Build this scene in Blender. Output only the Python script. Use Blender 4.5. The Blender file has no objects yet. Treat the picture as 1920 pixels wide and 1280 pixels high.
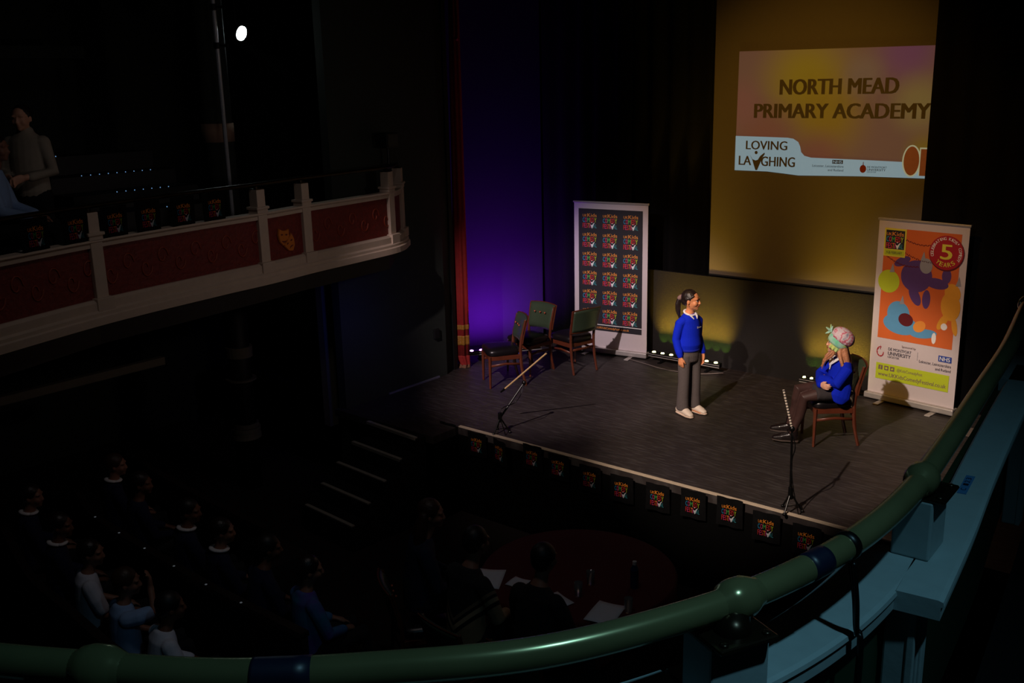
import bpy, bmesh, math, random
from mathutils import Vector, Matrix
random.seed(7)
V = Vector
PI = math.pi
sc = bpy.context.scene
COL = sc.collection

# ------------------------------------------------------------------ camera
cy_, sy_ = math.cos(0.6934), math.sin(0.6934)
cp_, sp_ = math.cos(0.2556), math.sin(0.2556)
fw = V((-sy_ * cp_, cy_ * cp_, -sp_))
rt = V((cy_, sy_, 0))
up = rt.cross(fw)
cr, sr = math.cos(-0.02282), math.sin(-0.02282)
r2 = cr * rt + sr * up
u2 = -sr * rt + cr * up
camd = bpy.data.cameras.new('camera'); cam = bpy.data.objects.new('camera', camd)
COL.objects.link(cam)
cam.matrix_world = Matrix(((r2.x, u2.x, -fw.x, 0), (r2.y, u2.y, -fw.y, 0), (r2.z, u2.z, -fw.z, 3.5), (0, 0, 0, 1)))
camd.sensor_width = 36; camd.lens = 35.0; camd.clip_start = 0.05; camd.clip_end = 100
sc.camera = cam

# ------------------------------------------------------------------ world, exposure
w = bpy.data.worlds.new('world'); sc.world = w; w.use_nodes = True
w.node_tree.nodes['Background'].inputs[0].default_value = (0.35, 0.42, 0.55, 1)
w.node_tree.nodes['Background'].inputs[1].default_value = 0.0002
sc.view_settings.view_transform = 'Standard'; sc.view_settings.look = 'None'
sc.view_settings.exposure = 0; sc.view_settings.gamma = 1

def light(kind, name, loc, target, energy, color, size=0.1, size_y=None, cone=40, blend=.5, spread=180, soft=.05):
    d = bpy.data.lights.new(name, kind); o = bpy.data.objects.new(name, d); COL.objects.link(o)
    o.location = loc
    o.rotation_euler = (V(target) - V(loc)).to_track_quat('-Z', 'Y').to_euler()
    d.energy = energy; d.color = color
    if kind == 'SPOT':
        d.spot_size = math.radians(cone); d.spot_blend = blend; d.shadow_soft_size = soft
    if kind == 'AREA':
        d.size = size; d.spread = math.radians(spread)
        if size_y: d.shape = 'RECTANGLE'; d.size_y = size_y
    return o

def strip(loc, d, L, energy, color, spread):
    o = light('AREA', 'led_beam', loc, V(loc) + V(d), energy, color, size=L, size_y=.02, spread=spread)
    z = -V(d).normalized(); x = V((1, 0, 0)); y = z.cross(x)
    o.rotation_euler = Matrix((x, y, z)).transposed().to_euler(); return o
WARM = (1.0, .80, .66)
# front-of-house stage spots, then added fills
light('SPOT', 'stage_spot_or_fill', (-3.6, 0.8, 6.0), (-3.95, 8.95, 0.15), 3000, WARM, cone=22.5, blend=.5, soft=.06)
light('SPOT', 'stage_spot_or_fill', (-5.1, 0.8, 6.4), (-6.75, 9.5, 0.35), 2900, (1.0, .80, .80), cone=22.5, blend=.7, soft=.06)
light('SPOT', 'stage_spot_or_fill', (-5.2, 0.8, 6.2), (-5.9, 7.5, -.1), 300, WARM, cone=17, blend=.9, soft=.06)  # added fill so the left stage-front flags and stand read
light('SPOT', 'stage_spot_or_fill', (-3.0, 0.8, 6.2), (-3.2, 10.6, 1.35), 620, (1.0, .84, .84), cone=10.5, blend=.9, soft=.06)  # added fill to lift the top of the picture banner
light('SPOT', 'stage_spot_or_fill', (-5.6, 0.8, 6.3), (-7.05, 10.5, 1.35), 560, (.88, .82, 1.0), cone=10.5, blend=.9, soft=.06)  # added fill to lift the top of the logo banner
light('AREA', 'blue_wall_fill', (-7.4, 6.6, 1.3), (-8.2, 7.5, .7), .6, (.08, .12, 1), size=.1, spread=110)  # added blue fill tinting the wall under the far balcony
# amber wash on the projection screen from an added overhead spot
light('SPOT', 'amber_wash', (-4.6, 5.2, 6.7), (-4.5, 10.8, 2.0), 500, (1, .48, .055), cone=44, blend=.8, soft=.1)
# dim cool and neutral house lights over the auditorium, then an added fill
light('AREA', 'house_light_or_fill', (1.05, 1.2, 6.2), (-0.75, 1.5, 2.4), 3.8, (.35, .77, 1.0), size=.12, spread=60)
light('AREA', 'house_light_or_fill', (-3.6, 3.6, 6.6), (-6.6, 3.9, 0), 4.2, (.95, .86, .84), size=.5, spread=110)
light('AREA', 'house_light_or_fill', (-3.4, 6.0, 3.0), (-7.7, 5.9, 2.1), 1.4, (1, .80, .74), size=.3, spread=80)  # added fill imitating stage spill on the far balcony front

# ------------------------------------------------------------------ materials
def lin(c):
    return tuple(((x / 255) / 12.92 if x / 255 <= .04045 else ((x / 255 + .055) / 1.055) ** 2.4) for x in c)
MATS = {}
def mat(name, rgb, rough=.7, metal=0., bump=0., scale=20., var=.12, emit=None, estr=1., spec=.5, wave=None, coat=0):
    """procedural principled material; rgb is sRGB 0-255"""
    if name in MATS: return MATS[name]
    m = bpy.data.materials.new(name); m.use_nodes = True; nt = m.node_tree; b = nt.nodes['Principled BSDF']
    c = lin(rgb)
    tc = nt.nodes.new('ShaderNodeTexCoord'); nz = nt.nodes.new('ShaderNodeTexNoise'); nz.inputs['Scale'].default_value = scale
    nz.inputs['Detail'].default_value = 4
    nt.links.new(tc.outputs['Object'], nz.inputs['Vector'])
    mx = nt.nodes.new('ShaderNodeMix'); mx.data_type = 'RGBA'
    mx.inputs[6].default_value = (*[x * (1 - var) for x in c], 1); mx.inputs[7].default_value = (*[min(1, x * (1 + var)) for x in c], 1)
    nt.links.new(nz.outputs['Fac'], mx.inputs[0]); nt.links.new(mx.outputs[2], b.inputs['Base Color'])
    b.inputs['Roughness'].default_value = rough; b.inputs['Metallic'].default_value = metal
    b.inputs['Specular IOR Level'].default_value = spec; b.inputs['Coat Weight'].default_value = coat
    if bump:
        bp = nt.nodes.new('ShaderNodeBump'); bp.inputs['Strength'].default_value = bump; bp.inputs['Distance'].default_value = .01
        nt.links.new(nz.outputs['Fac'], bp.inputs['Height']); nt.links.new(bp.outputs[0], b.inputs['Normal'])
    if emit:
        b.inputs['Emission Color'].default_value = (*emit, 1); b.inputs['Emission Strength'].default_value = estr
    MATS[name] = m; return m

def mat_floor():
    m = mat('stage_floor_paint', (47, 41, 40), rough=.5, bump=.12, scale=9, var=.35, spec=.4)
    nt = m.node_tree; b = nt.nodes['Principled BSDF']
    tc = [n for n in nt.nodes if n.type == 'TEX_COORD'][0]
    mp = nt.nodes.new('ShaderNodeMapping'); mp.inputs['Scale'].default_value = (3, 26, 1); mp.inputs['Rotation'].default_value = (0, 0, .5)
    n2 = nt.nodes.new('ShaderNodeTexNoise'); n2.inputs['Scale'].default_value = 1.6; n2.inputs['Detail'].default_value = 8
    nt.links.new(tc.outputs['Object'], mp.inputs[0]); nt.links.new(mp.outputs[0], n2.inputs['Vector'])
    rp = nt.nodes.new('ShaderNodeValToRGB'); rp.color_ramp.elements[0].position = .50; rp.color_ramp.elements[1].position = .72
    rp.color_ramp.elements[0].color = (0, 0, 0, 1); rp.color_ramp.elements[1].color = (.75, .75, .75, 1)
    nt.links.new(n2.outputs['Fac'], rp.inputs[0])
    src = b.inputs['Base Color'].links[0].from_socket
    mx = nt.nodes.new('ShaderNodeMix'); mx.data_type = 'RGBA'; mx.inputs[7].default_value = (.085, .078, .075, 1)
    nt.links.new(rp.outputs[0], mx.inputs[0]); nt.links.new(src, mx.inputs[6]); nt.links.new(mx.outputs[2], b.inputs['Base Color'])
    mr = nt.nodes.new('ShaderNodeMapRange'); mr.inputs[3].default_value = .62; mr.inputs[4].default_value = .42
    nt.links.new(n2.outputs['Fac'], mr.inputs[0]); nt.links.new(mr.outputs[0], b.inputs['Roughness'])
    return m

M_FLOOR = mat_floor()
M_BLACK = mat('black_drape', (13, 12, 13), rough=.95, scale=40, bump=.2, spec=.1)
M_BLK = mat('black_paint', (14, 14, 14), rough=.6)
M_BLKMETAL = mat('black_metal', (12, 12, 12), rough=.35, metal=.3)
M_WALLLOW = mat('dark_wall_paint', (33, 31, 31), rough=.9, bump=.3, scale=90, spec=.15)
M_SCREEN = mat('screen_cloth', (112, 104, 92), rough=.95, scale=60, var=.05, spec=.1)
M_PLASTER = mat('dark_plaster', (44, 50, 44), rough=.9, bump=.2, scale=15)
M_CREAM = mat('cream_gloss_paint', (196, 176, 158), rough=.55, scale=12, var=.1)
M_REDPANEL = mat('red_relief_panel', (112, 28, 20), rough=.6, bump=1.0, scale=28, var=.5)
M_GOLD = mat('gilt', (205, 120, 40), rough=.45, metal=.3)
M_RAIL = mat('green_bronze_rail', (134, 134, 92), rough=.22, metal=.5, scale=6, var=.25)
M_BRONZE = mat('dark_bronze', (52, 42, 30), rough=.3, metal=.8)
M_PALEPAINT = mat('pale_blue_grey_paint', (150, 170, 172), rough=.6, scale=25, var=.1, bump=.08)
M_GREENPANEL = mat('green_panel_paint', (26, 52, 28), rough=.6, scale=12)
M_NAVYTAPE = mat('navy_tape', (18, 26, 48), rough=.4)
M_WOOD = mat('mahogany', (96, 46, 28), rough=.35, scale=10, var=.35)
M_GREENLEATHER = mat('green_leather', (58, 72, 54), rough=.36, scale=60, bump=.06)
M_BLKLEATHER = mat('black_leather', (22, 18, 21), rough=.33, scale=60, bump=.06)
M_BUTTON = mat('copper_button', (190, 96, 70), rough=.3, metal=.4)
M_WHITE = mat('white_vinyl', (206, 196, 200), rough=.55, var=.03)
M_DARKPRINT = mat('charcoal_print', (34, 32, 40), rough=.6, var=.05)
M_ALU = mat('brushed_aluminium', (190, 185, 182), rough=.4, metal=.5)
M_ORANGE = mat('print_orange', (214, 104, 44), rough=.55, scale=5, var=.1)
M_RED = mat('print_red', (170, 26, 40), rough=.55, var=.04)
M_DRED = mat('print_dark_red', (96, 16, 26), rough=.55, var=.04)
M_YEL = mat('print_yellow', (222, 212, 70), rough=.55, var=.04)
M_LIME = mat('print_lime', (186, 204, 40), rough=.55, var=.04)
M_PURPLE = mat('print_purple', (88, 58, 120), rough=.55, var=.06)
M_LBLUE = mat('print_light_blue', (92, 158, 205), rough=.55, var=.06)
M_AMBERP = mat('print_amber', (226, 158, 46), rough=.55, var=.06)
M_NHS = mat('print_royal_blue', (42, 70, 160), rough=.55, var=.04)
M_INK = mat('print_dark_ink', (48, 44, 66), rough=.6, var=.04)
M_MAUVE = mat('print_mauve_ink', (120, 96, 92), rough=.6, var=.04)
M_GREYP = mat('print_grey', (150, 150, 160), rough=.6, var=.04)
M_PINKP = mat('print_pink', (224, 60, 120), rough=.55, var=.04)
M_CYANP = mat('print_cyan', (60, 160, 210), rough=.55, var=.04)
M_GREENP = mat('print_green', (70, 180, 80), rough=.55, var=.04)
M_TEALP = mat('print_teal', (60, 150, 160), rough=.55, var=.04)
M_BRIGHTRED = mat('print_bright_red', (222, 50, 50), rough=.55, var=.04)
M_TANP = mat('print_tan', (235, 150, 60), rough=.55, var=.04)
M_WHITEP = mat('print_white', (235, 235, 235), rough=.55, var=.02)
M_BLUEKNIT = mat('royal_blue_knit', (8, 38, 200), rough=.85, scale=160, bump=.25, var=.12, spec=.2)
M_GREYTROUSER = mat('grey_trouser_cloth', (88, 80, 78), rough=.85, scale=70, bump=.25, var=.12, spec=.2)
M_SKINA = mat('brown_skin', (222, 146, 100), rough=.5, scale=30, var=.06)
M_SKINB = mat('fair_skin', (236, 176, 146), rough=.5, scale=30, var=.06)
M_HAIRD = mat('dark_brown_hair', (36, 26, 24), rough=.38, scale=60, var=.4, bump=.4)
M_HAIRL = mat('light_brown_hair', (190, 128, 92), rough=.45, scale=50, var=.45, bump=.5)
M_TRAINER = mat('cream_trainer', (232, 214, 196), rough=.5, scale=60, var=.1)
M_SOLE = mat('pale_sole', (215, 190, 170), rough=.6)
M_EYEW = mat('eye_white', (235, 230, 225), rough=.2)
M_EYED = mat('dark_iris', (30, 18, 12), rough=.15)
M_LIP = mat('lips', (160, 76, 62), rough=.4)
M_COLLAR = mat('white_cotton', (235, 232, 235), rough=.8)

# ------------------------------------------------------------------ helpers
def tag(o, label=None, cat=None, group=None, kind=None):
    if label: o['label'] = label
    if cat: o['category'] = cat
    if group: o['group'] = group
    if kind: o['kind'] = kind
    return o
def thing(name, label, cat, loc=(0, 0, 0), rz=0, group=None):
    o = bpy.data.objects.new(name, None); COL.objects.link(o)
    o.location = loc; o.rotation_euler = (0, 0, rz); o.empty_display_size = .1
    return tag(o, label, cat, group)
def obj(name, bm, m, parent=None, smooth=False, bevel=0):
    me = bpy.data.meshes.new(name)
    bmesh.ops.recalc_face_normals(bm, faces=bm.faces)
    bm.to_mesh(me); bm.free()
    for mm in (m if isinstance(m, list) else [m]): me.materials.append(mm)
    if smooth:
        for p in me.polygons: p.use_smooth = True
    o = bpy.data.objects.new(name, me); COL.objects.link(o)
    if parent: o.parent = parent
    if bevel:
        b = o.modifiers.new('bevel', 'BEVEL'); b.width = bevel; b.segments = 2; b.limit_method = 'ANGLE'
    return o
def struct(name, bm, m, **k):
    return tag(obj(name, bm, m, **k), kind='structure')
def BM(): return bmesh.new()
def box(bm, c, s, rz=0, M=None):
    r = bmesh.ops.create_cube(bm, size=1)
    T = Matrix.Translation(V(c)) @ (M or Matrix.Rotation(rz, 4, 'Z')) @ Matrix.Diagonal((*s, 1))
    bmesh.ops.transform(bm, matrix=T, verts=r['verts']); return r['verts']
def boxmm(bm, a, b):
    return box(bm, [(p + q) / 2 for p, q in zip(a, b)], [abs(q - p) for p, q in zip(a, b)])
def cyl(bm, a, b, ra, rb=None, seg=16):
    a, b = V(a), V(b); rb = ra if rb is None else rb
    d = b - a
    r = bmesh.ops.create_cone(bm, cap_ends=True, segments=seg, radius1=ra, radius2=rb, depth=d.length)
    T = Matrix.Translation((a + b) / 2) @ d.to_track_quat('Z', 'Y').to_matrix().to_4x4()
    bmesh.ops.transform(bm, matrix=T, verts=r['verts']); return r['verts']
def ell(bm, c, r, R=None, seg=16):
    q = bmesh.ops.create_uvsphere(bm, u_segments=seg, v_segments=max(8, seg // 2 + 2), radius=1)
    T = Matrix.Translation(V(c)) @ (R.to_4x4() if R else Matrix.Identity(4)) @ Matrix.Diagonal((*r, 1))
    bmesh.ops.transform(bm, matrix=T, verts=q['verts']); return q['verts']
def catmull(pts, n=8):
    pts = [V(p) for p in pts]; out = []
    P = [2 * pts[0] - pts[1]] + pts + [2 * pts[-1] - pts[-2]]
    for i in range(1, len(P) - 2):
        for k in range(n):
            t = k / n; a, b, c, d = P[i - 1], P[i], P[i + 1], P[i + 2]
            out.append(.5 * ((2 * b) + (-a + c) * t + (2 * a - 5 * b + 4 * c - d) * t * t + (-a + 3 * b - 3 * c + d) * t ** 3))
    out.append(pts[-1]); return out
def tube(bm, pts, rads, seg=14, side=(1, 0, 0), cap=True, ck=1.):
    """loft of (ra, rb) ellipses along pts; ra along 'side'"""
    pts = [V(p) for p in pts]; side = V(side); n = len(pts)
    rads = [(r, r) if not isinstance(r, (tuple, list)) else r for r in (rads if isinstance(rads, (list, tuple)) else [rads] * n)]
    rings = []
    P, Rr = list(pts), list(rads)
    if cap:
        for end in (0, -1):
            d = (P[0] - P[1]) if end == 0 else (P[-1] - P[-2])
            if d.length < 1e-6: d = V((0, 0, 1))
            d.normalize(); r = Rr[end]; e = P[end]
            rm = min(r)
            ex = [(e + d * rm * ck * s, (r[0] * c, r[1] * c)) for s, c in ((.5, .87), (.85, .53), (.99, .14))]
            if end == 0:
                for a, b in ex: P.insert(0, a); Rr.insert(0, b)
            else:
                for a, b in ex: P.append(a); Rr.append(b)
    for i, p in enumerate(P):
        t = (P[min(i + 1, len(P) - 1)] - P[max(i - 1, 0)])
        if t.length < 1e-9: t = V((0, 0, 1))
        t.normalize(); s = side - t * side.dot(t)
        if s.length < 1e-3: s = V((0, 1, 0)) - t * t.y
        s.normalize(); q = t.cross(s)
        rings.append([bm.verts.new(p + s * (Rr[i][0] * math.cos(2 * PI * k / seg)) + q * (Rr[i][1] * math.sin(2 * PI * k / seg))) for k in range(seg)])
    for a, b in zip(rings, rings[1:]):
        for k in range(seg): bm.faces.new((a[k], a[(k + 1) % seg], b[(k + 1) % seg], b[k]))
    bm.faces.new(rings[0][::-1]); bm.faces.new(rings[-1])
def sweep(bm, path, prof, closed=True):
    """path of (x,y[,z]); prof of (offset to the left of travel, z)"""
    path = [V((p[0], p[1], p[2] if len(p) > 2 else 0)) for p in path]; rings = []
    for i, p in enumerate(path):
        t = path[min(i + 1, len(path) - 1)] - path[max(i - 1, 0)]; t.z = 0; t.normalize(); nrm = V((-t.y, t.x, 0))
        rings.append([bm.verts.new(p + nrm * o + V((0, 0, z))) for o, z in prof])
    n = len(prof)
    for a, b in zip(rings, rings[1:]):
        for k in range(n if closed else n - 1): bm.faces.new((a[k], a[(k + 1) % n], b[(k + 1) % n], b[k]))
    if closed: bm.faces.new(rings[0][::-1]); bm.faces.new(rings[-1])
def poly(bm, pts, y=0., th=.0, mi=0):
    """flat polygon in local XZ plane facing -Y"""
    f = bm.faces.new([bm.verts.new((p[0], y, p[1])) for p in pts]); f.material_index = mi
    return f
def disc(bm, cx, cz, rx, rz, y=0., seg=28, mi=0, rot=0):
    c, s = math.cos(rot), math.sin(rot)
    return poly(bm, [(cx + rx * math.cos(a) * c - rz * math.sin(a) * s, cz + rx * math.cos(a) * s + rz * math.sin(a) * c) for a in [2 * PI * k / seg for k in range(seg)]], y, mi=mi)
def loc3(M, p): return M @ V(p)

_txt = {}
def text_mesh(s, bold=0.0):
    """triangulated mesh of a text line, bounding box normalised to the unit square (x,z), facing -Y"""
    k = (s, bold)
    if k in _txt: return _txt[k]
    c = bpy.data.curves.new('lettering', 'FONT'); c.body = s; c.size = 1; c.offset = bold; c.resolution_u = 3
    o = bpy.data.objects.new('lettering', c); COL.objects.link(o); bpy.context.view_layer.update()
    me = bpy.data.meshes.new_from_object(o.evaluated_get(bpy.context.evaluated_depsgraph_get()))
    bpy.data.objects.remove(o); bpy.data.curves.remove(c)
    xs = [v.co.x for v in me.vertices]; ys = [v.co.y for v in me.vertices]
    x0, x1, y0, y1 = min(xs), max(xs), min(ys), max(ys)
    vs = [((v.co.x - x0) / (x1 - x0), (v.co.y - y0) / (y1 - y0)) for v in me.vertices]
    fs = [tuple(p.vertices) for p in me.polygons]; bpy.data.meshes.remove(me)
    _txt[k] = (vs, fs); return _txt[k]
def add_text(bm, s, x0, z0, x1, z1, y=0., bold=0., mi=0, xf=None):
    vs, fs = text_mesh(s)
    if bold:
        d = min(bold * abs(z1 - z0) * 1.2, .12 * abs(x1 - x0))
        for s_ in (-1, 1): add_text(bm, s, x0 + (d if s_ > 0 else 0), z0, x1 - (d if s_ < 0 else 0), z1, y - .00002 * s_, 0, mi, xf)
        x0, x1 = x0 + d / 2, x1 - d / 2
    P = []
    for a, b in vs:
        x, z = x0 + a * (x1 - x0), z0 + b * (z1 - z0)
        if xf: x, z = xf(x, z)
        P.append(bm.verts.new((x, y, z)))
    for f in fs:
        try: bm.faces.new([P[i] for i in f]).material_index = mi
        except ValueError: pass
def label_text(name, s, x0, z0, x1, z1, m, parent, y=-.002, bold=0.):
    bm = BM(); add_text(bm, s, x0, z0, x1, z1, y, bold)
    return obj(name, bm, m, parent)

# festival logo, unit: width 1, height 1, origin bottom-left, several inks in one print
LOGO_M = [M_TANP, M_CYANP, M_PINKP, M_GREENP, M_BRIGHTRED, M_LIME, M_WHITEP, M_TEALP]
def figure(bm, cx, z0, z1, y, mi, k=1.):
    h = z1 - z0; hw = h * .42 * k
    disc(bm, cx - hw * .1, z1 - h * .02, h * .1 * k, h * .1, y, 14, mi)
    pts = [(-1.15, .95), (-.62, .62), (-.15, .55), (.2, .6), (.55, .85), (1.2, 1.08), (1.25, .98), (.85, .72), (.5, .3), (.15, -.08), (-.12, -.08), (-.45, .3), (-.7, .62)]
    poly(bm, [(cx + a * hw, z0 + b * h * .92) for a, b in pts], y, mi=mi)
def logo_bm(W, H, y=-.003, x=0, z=0):
    bm = BM()
    add_text(bm, 'UK', x, z + .76 * H, x + .30 * W, z + .94 * H, y, .02, 0)
    add_text(bm, 'Kids', x + .33 * W, z + .76 * H, x + W, z + H, y, .03, 0)
    a = 0
    for ch, wd, mi in (('C', .16, 1), ('O', .16, 2), ('M', .2, 3), ('E', .14, 4), ('D', .16, 4), ('Y', .18, 5)):
        add_text(bm, ch, x + a * W, z + .39 * H, x + (a + wd - .015) * W, z + .70 * H, y, .02, mi); a += wd
    a = 0
    for ch, wd, mi in (('F', .12, 4), ('E', .12, 2), ('S', .13, 4), ('T', .13, 0), ('I', .06, 2)):
        add_text(bm, ch, x + a * W, z, x + (a + wd - .015) * W, z + .32 * H, y, .02, mi); a += wd
    figure(bm, x + .66 * W, z, z + .38 * H, y, 6)
    add_text(bm, 'A', x + .74 * W, z, x + .88 * W, z + .28 * H, y, .02, 7); add_text(bm, 'L', x + .90 * W, z, x + W, z + .28 * H, y, .02, 7)
    return bm

def flesh(name, bm, m, parent, vox=.005, it=3):
    """overlapping lofts fused into one continuous surface"""
    o = obj(name, bm, m, parent)
    r = o.modifiers.new('fuse', 'REMESH'); r.mode = 'VOXEL'; r.voxel_size = vox; r.use_smooth_shade = True
    s = o.modifiers.new('soften', 'SMOOTH'); s.factor = .5; s.iterations = it
    return o
# ================================================================== SETTING
bm = BM(); boxmm(bm, (-11, 7.24, -.08), (.6, 11.4, 0)); boxmm(bm, (-8.3, 6.86, -.08), (-6.78, 7.24, 0)); struct('floor_stage', bm, M_FLOOR)
bm = BM(); boxmm(bm, (-12, -2, -1.05), (2, 7.24, -.95)); struct('floor', bm, mat('auditorium_carpet', (22, 9, 7), rough=.95, scale=30, var=.4))
bm = BM(); boxmm(bm, (-11, 7.235, -.95), (.6, 7.24, -.08)); boxmm(bm, (-6.78, 6.86, -.95), (-6.77, 7.235, -.08)); struct('wall_stage_front', bm, mat('black_stage_skirt', (6, 6, 6), rough=.95, spec=.05))
bm = BM(); boxmm(bm, (-6.77, 7.235, 0), (-2.2, 7.27, .012)); struct('trim_1', bm, mat('pale_edge_strip', (190, 172, 150), rough=.6))
bm = BM(); boxmm(bm, (-2.63, 10.0, 0), (-2.2, 10.27, .004)); struct('trim_2', bm, mat('worn_floor_patch', (112, 98, 90), rough=.6, scale=6))
bm = BM(); boxmm(bm, (-12, 11.4, -1), (2, 11.5, 7)); struct('wall_back', bm, M_BLK)
bm = BM(); boxmm(bm, (-7.5, 10.79, 0), (-2.9, 10.83, 1.13)); struct('wall_low', bm, M_WALLLOW)
bm = BM(); boxmm(bm, (-12, -2, 7), (2, 11.5, 7.1)); struct('ceiling', bm, M_BLK)
bm = BM(); boxmm(bm, (-12, -2, -1), (-11.9, 11.5, 7)); struct('wall_left', bm, M_PLASTER)
bm = BM(); boxmm(bm, (1.9, -2, -1), (2, 11.5, 7)); struct('wall_right', bm, M_BLK)
bm = BM(); boxmm(bm, (-12, -2, -1), (2, -1.9, 7)); struct('wall_front', bm, M_BLK)
# proscenium side wall and its reveal
bm = BM(); boxmm(bm, (-8.32, 6.95, -.95), (-8.2, 8.6, 7)); struct('wall_proscenium', bm, M_PLASTER)
bm = BM(); boxmm(bm, (-8.42, 8.6, 0), (-8.28, 8.8, 7)); boxmm(bm, (-9.2, 8.80, 0), (-8.262, 8.86, 7)); struct('wall_reveal', bm, M_BLK)
bm = BM(); boxmm(bm, (-8.2, 7.6, 0), (-8.185, 8.45, .02)); struct('trim_3', bm, mat('pale_skirting', (120, 118, 140), rough=.5))
# frame of the doorway under the far balcony
bm = BM(); boxmm(bm, (-8.66, 7.0, -.3), (-8.56, 7.13, 1.6)); boxmm(bm, (-8.66, 6.3, 1.42), (-8.56, 7.0, 1.6)); struct('trim_4', bm, mat('faded_cream_paint', (120, 112, 96), rough=.7))
bm = BM(); boxmm(bm, (-9.34, 1.5, .70), (-9.26, 5.43, .78)); struct('trim_5', bm, mat('faded_cream_paint', (120, 112, 96), rough=.7))
bm = BM(); boxmm(bm, (-11.2, 2.0, 3.85), (-11.0, 5.9, 3.98)); struct('trim_6', bm, M_PLASTER)
bm = BM(); cyl(bm, (-10.6, 7.6, 4.1), (-10.6, 8.5, 3.6), .07, seg=4); struct('trim_7', bm, M_PLASTER)
# oblique flat lit violet behind the chairs
bm = BM(); a, b = V((-9.6, 8.5, 0)), V((-8.33, 10.72, 0)); d = (b - a).normalized(); n = V((-d.y, d.x, 0))
for z0, z1 in ((0, 6.6),):
    vs = [bm.verts.new(p + V((0, 0, z))) for z in (z0, z1) for p in (a, b, b + n * .05, a + n * .05)]
    for f in ((0, 1, 2, 3), (7, 6, 5, 4), (0, 4, 5, 1), (1, 5, 6, 2), (2, 6, 7, 3), (3, 7, 4, 0)): bm.faces.new([vs[i] for i in f])
struct('wall_flat', bm, mat('grey_scenery_flat', (38, 35, 42), rough=.9, scale=40, spec=.1))
# far balcony floor and near balcony floor
bm = BM()
fp = [(-6.7, 1.2), (-7.1, 2.8), (-7.42, 3.82), (-7.63, 5.54), (-7.73, 6.13), (-7.85, 7.39), (-8.19, 7.8)]
vs = [[bm.verts.new((x, y, z)) for x, y in fp + [(-11.9, 7.8), (-11.9, 1.2)]] for z in (1.55, 1.74)]
bm.faces.new(vs[0][::-1]); bm.faces.new(vs[1])
for i in range(9): bm.faces.new((vs[0][i], vs[0][(i + 1) % 9], vs[1][(i + 1) % 9], vs[1][i]))
struct('floor_far_balcony', bm, M_BLK)
bm = BM()
fp = [(-1.75, .38), (-1.0, .86), (-.70, 1.30), (-.56, 1.8), (-.56, 2.3), (-.66, 3.2), (-.78, 4.2), (-.8, 4.9)]
vs = [[bm.verts.new((x, y, z)) for x, y in fp + [(1.85, 4.9), (1.85, -1.8), (-1.75, -1.8)]] for z in (1.6, 1.74)]
bm.faces.new(vs[0][::-1]); bm.faces.new(vs[1])
for i in range(11): bm.faces.new((vs[0][i], vs[0][(i + 1) % 11], vs[1][(i + 1) % 11], vs[1][i]))
struct('floor_near_balcony', bm, M_BLK)

# drapes -------------------------------------------------------------
def drape(name, label, x0, x1, y, z0, z1, m, amp=.05, per=.28, ang=0, group=None):
    bm = BM(); n = max(8, int((x1 - x0) / per * 10)); t = random.random() * 6; rows = []
    for j, z in enumerate((z0, (z0 + z1) * .35, (z0 + z1) * .7, z1)):
        rows.append([bm.verts.new((x0 + (x1 - x0) * i / n, y + amp * math.sin(2 * PI * i / 10 + t + .4 * math.sin(i * .37 + j)) + .3 * amp * math.sin(i * .9 + j), z)) for i in range(n + 1)])
    for a, b in zip(rows, rows[1:]):
        for i in range(n): bm.faces.new((a[i], a[i + 1], b[i + 1], b[i]))
    o = obj(name, bm, m, smooth=True); s = o.modifiers.new('thickness', 'SOLIDIFY'); s.thickness = .012
    return tag(o, label, 'curtain', group)
drape('stage_curtain', 'black masking curtain hanging left of the banner of repeated logos, beside the violet flat', -8.32, -6.93, 10.72, .01, 6.5, M_BLACK)
drape('stage_curtain', 'black backdrop curtain between the logo banner and the projection screen', -7.2, -5.6, 11.05, .01, 6.5, M_BLACK)
drape('stage_curtain', 'black side curtain covering the right edge of the projection screen, behind the picture banner', -3.305, -.6, 10.73, .01, 6.5, M_BLACK, amp=.025)

# house curtain gathered at the proscenium
cur = thing('house_curtain', 'red house curtain gathered into a narrow gold-banded column at the left of the stage', 'curtain', (-8.27, 8.98, 0))
def column(z0, z1, m, nm, k0=1., k1=1., grow=0):
    bm = BM(); seg = 44; rows = []
    for j in range(9):
        f = j / 8; z = z0 + (z1 - z0) * f; k = k0 + (k1 - k0) * f; row = []
        for i in range(seg):
            a = 2 * PI * i / seg; r = (.082 + .012 * math.sin(a * 7 + z * .6) + grow) * k
            row.append(bm.verts.new((r * math.cos(a) + .1 * (1 - k), r * math.sin(a) * .9 + .03 * (1 - k), z)))
        rows.append(row)
    for a, b in zip(rows, rows[1:]):
        for i in range(seg): bm.faces.new((a[i], a[(i + 1) % seg], b[(i + 1) % seg], b[i]))
    bm.faces.new(rows[0][::-1]); bm.faces.new(rows[-1])
    return obj(nm, bm, m, cur, smooth=True)
M_VELVET = mat('red_velvet', (150, 30, 26), rough=.8, scale=20, bump=.3, var=.3)
column(.03, .16, M_VELVET, 'hem', .8, 1.12); column(.16, 6.4, M_VELVET, 'fabric', 1.08, .55)
M_BRAID = mat('gold_braid', (150, 100, 30), rough=.5, scale=80, var=.6, bump=.6)
column(.30, .42, M_BRAID, 'gold_band', 1.07, 1.06, .004); column(.50, .56, M_BRAID, 'gold_band', 1.05, 1.04, .004)
column(.0, .04, mat('fringe', (120, 82, 60), rough=.8), 'fringe', 1.0, .9)
bm = BM(); cyl(bm, (.06, -.02, 4.0), (.11, -.03, 3.98), .014); obj('tie_hook', bm, M_VELVET, cur)

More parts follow.
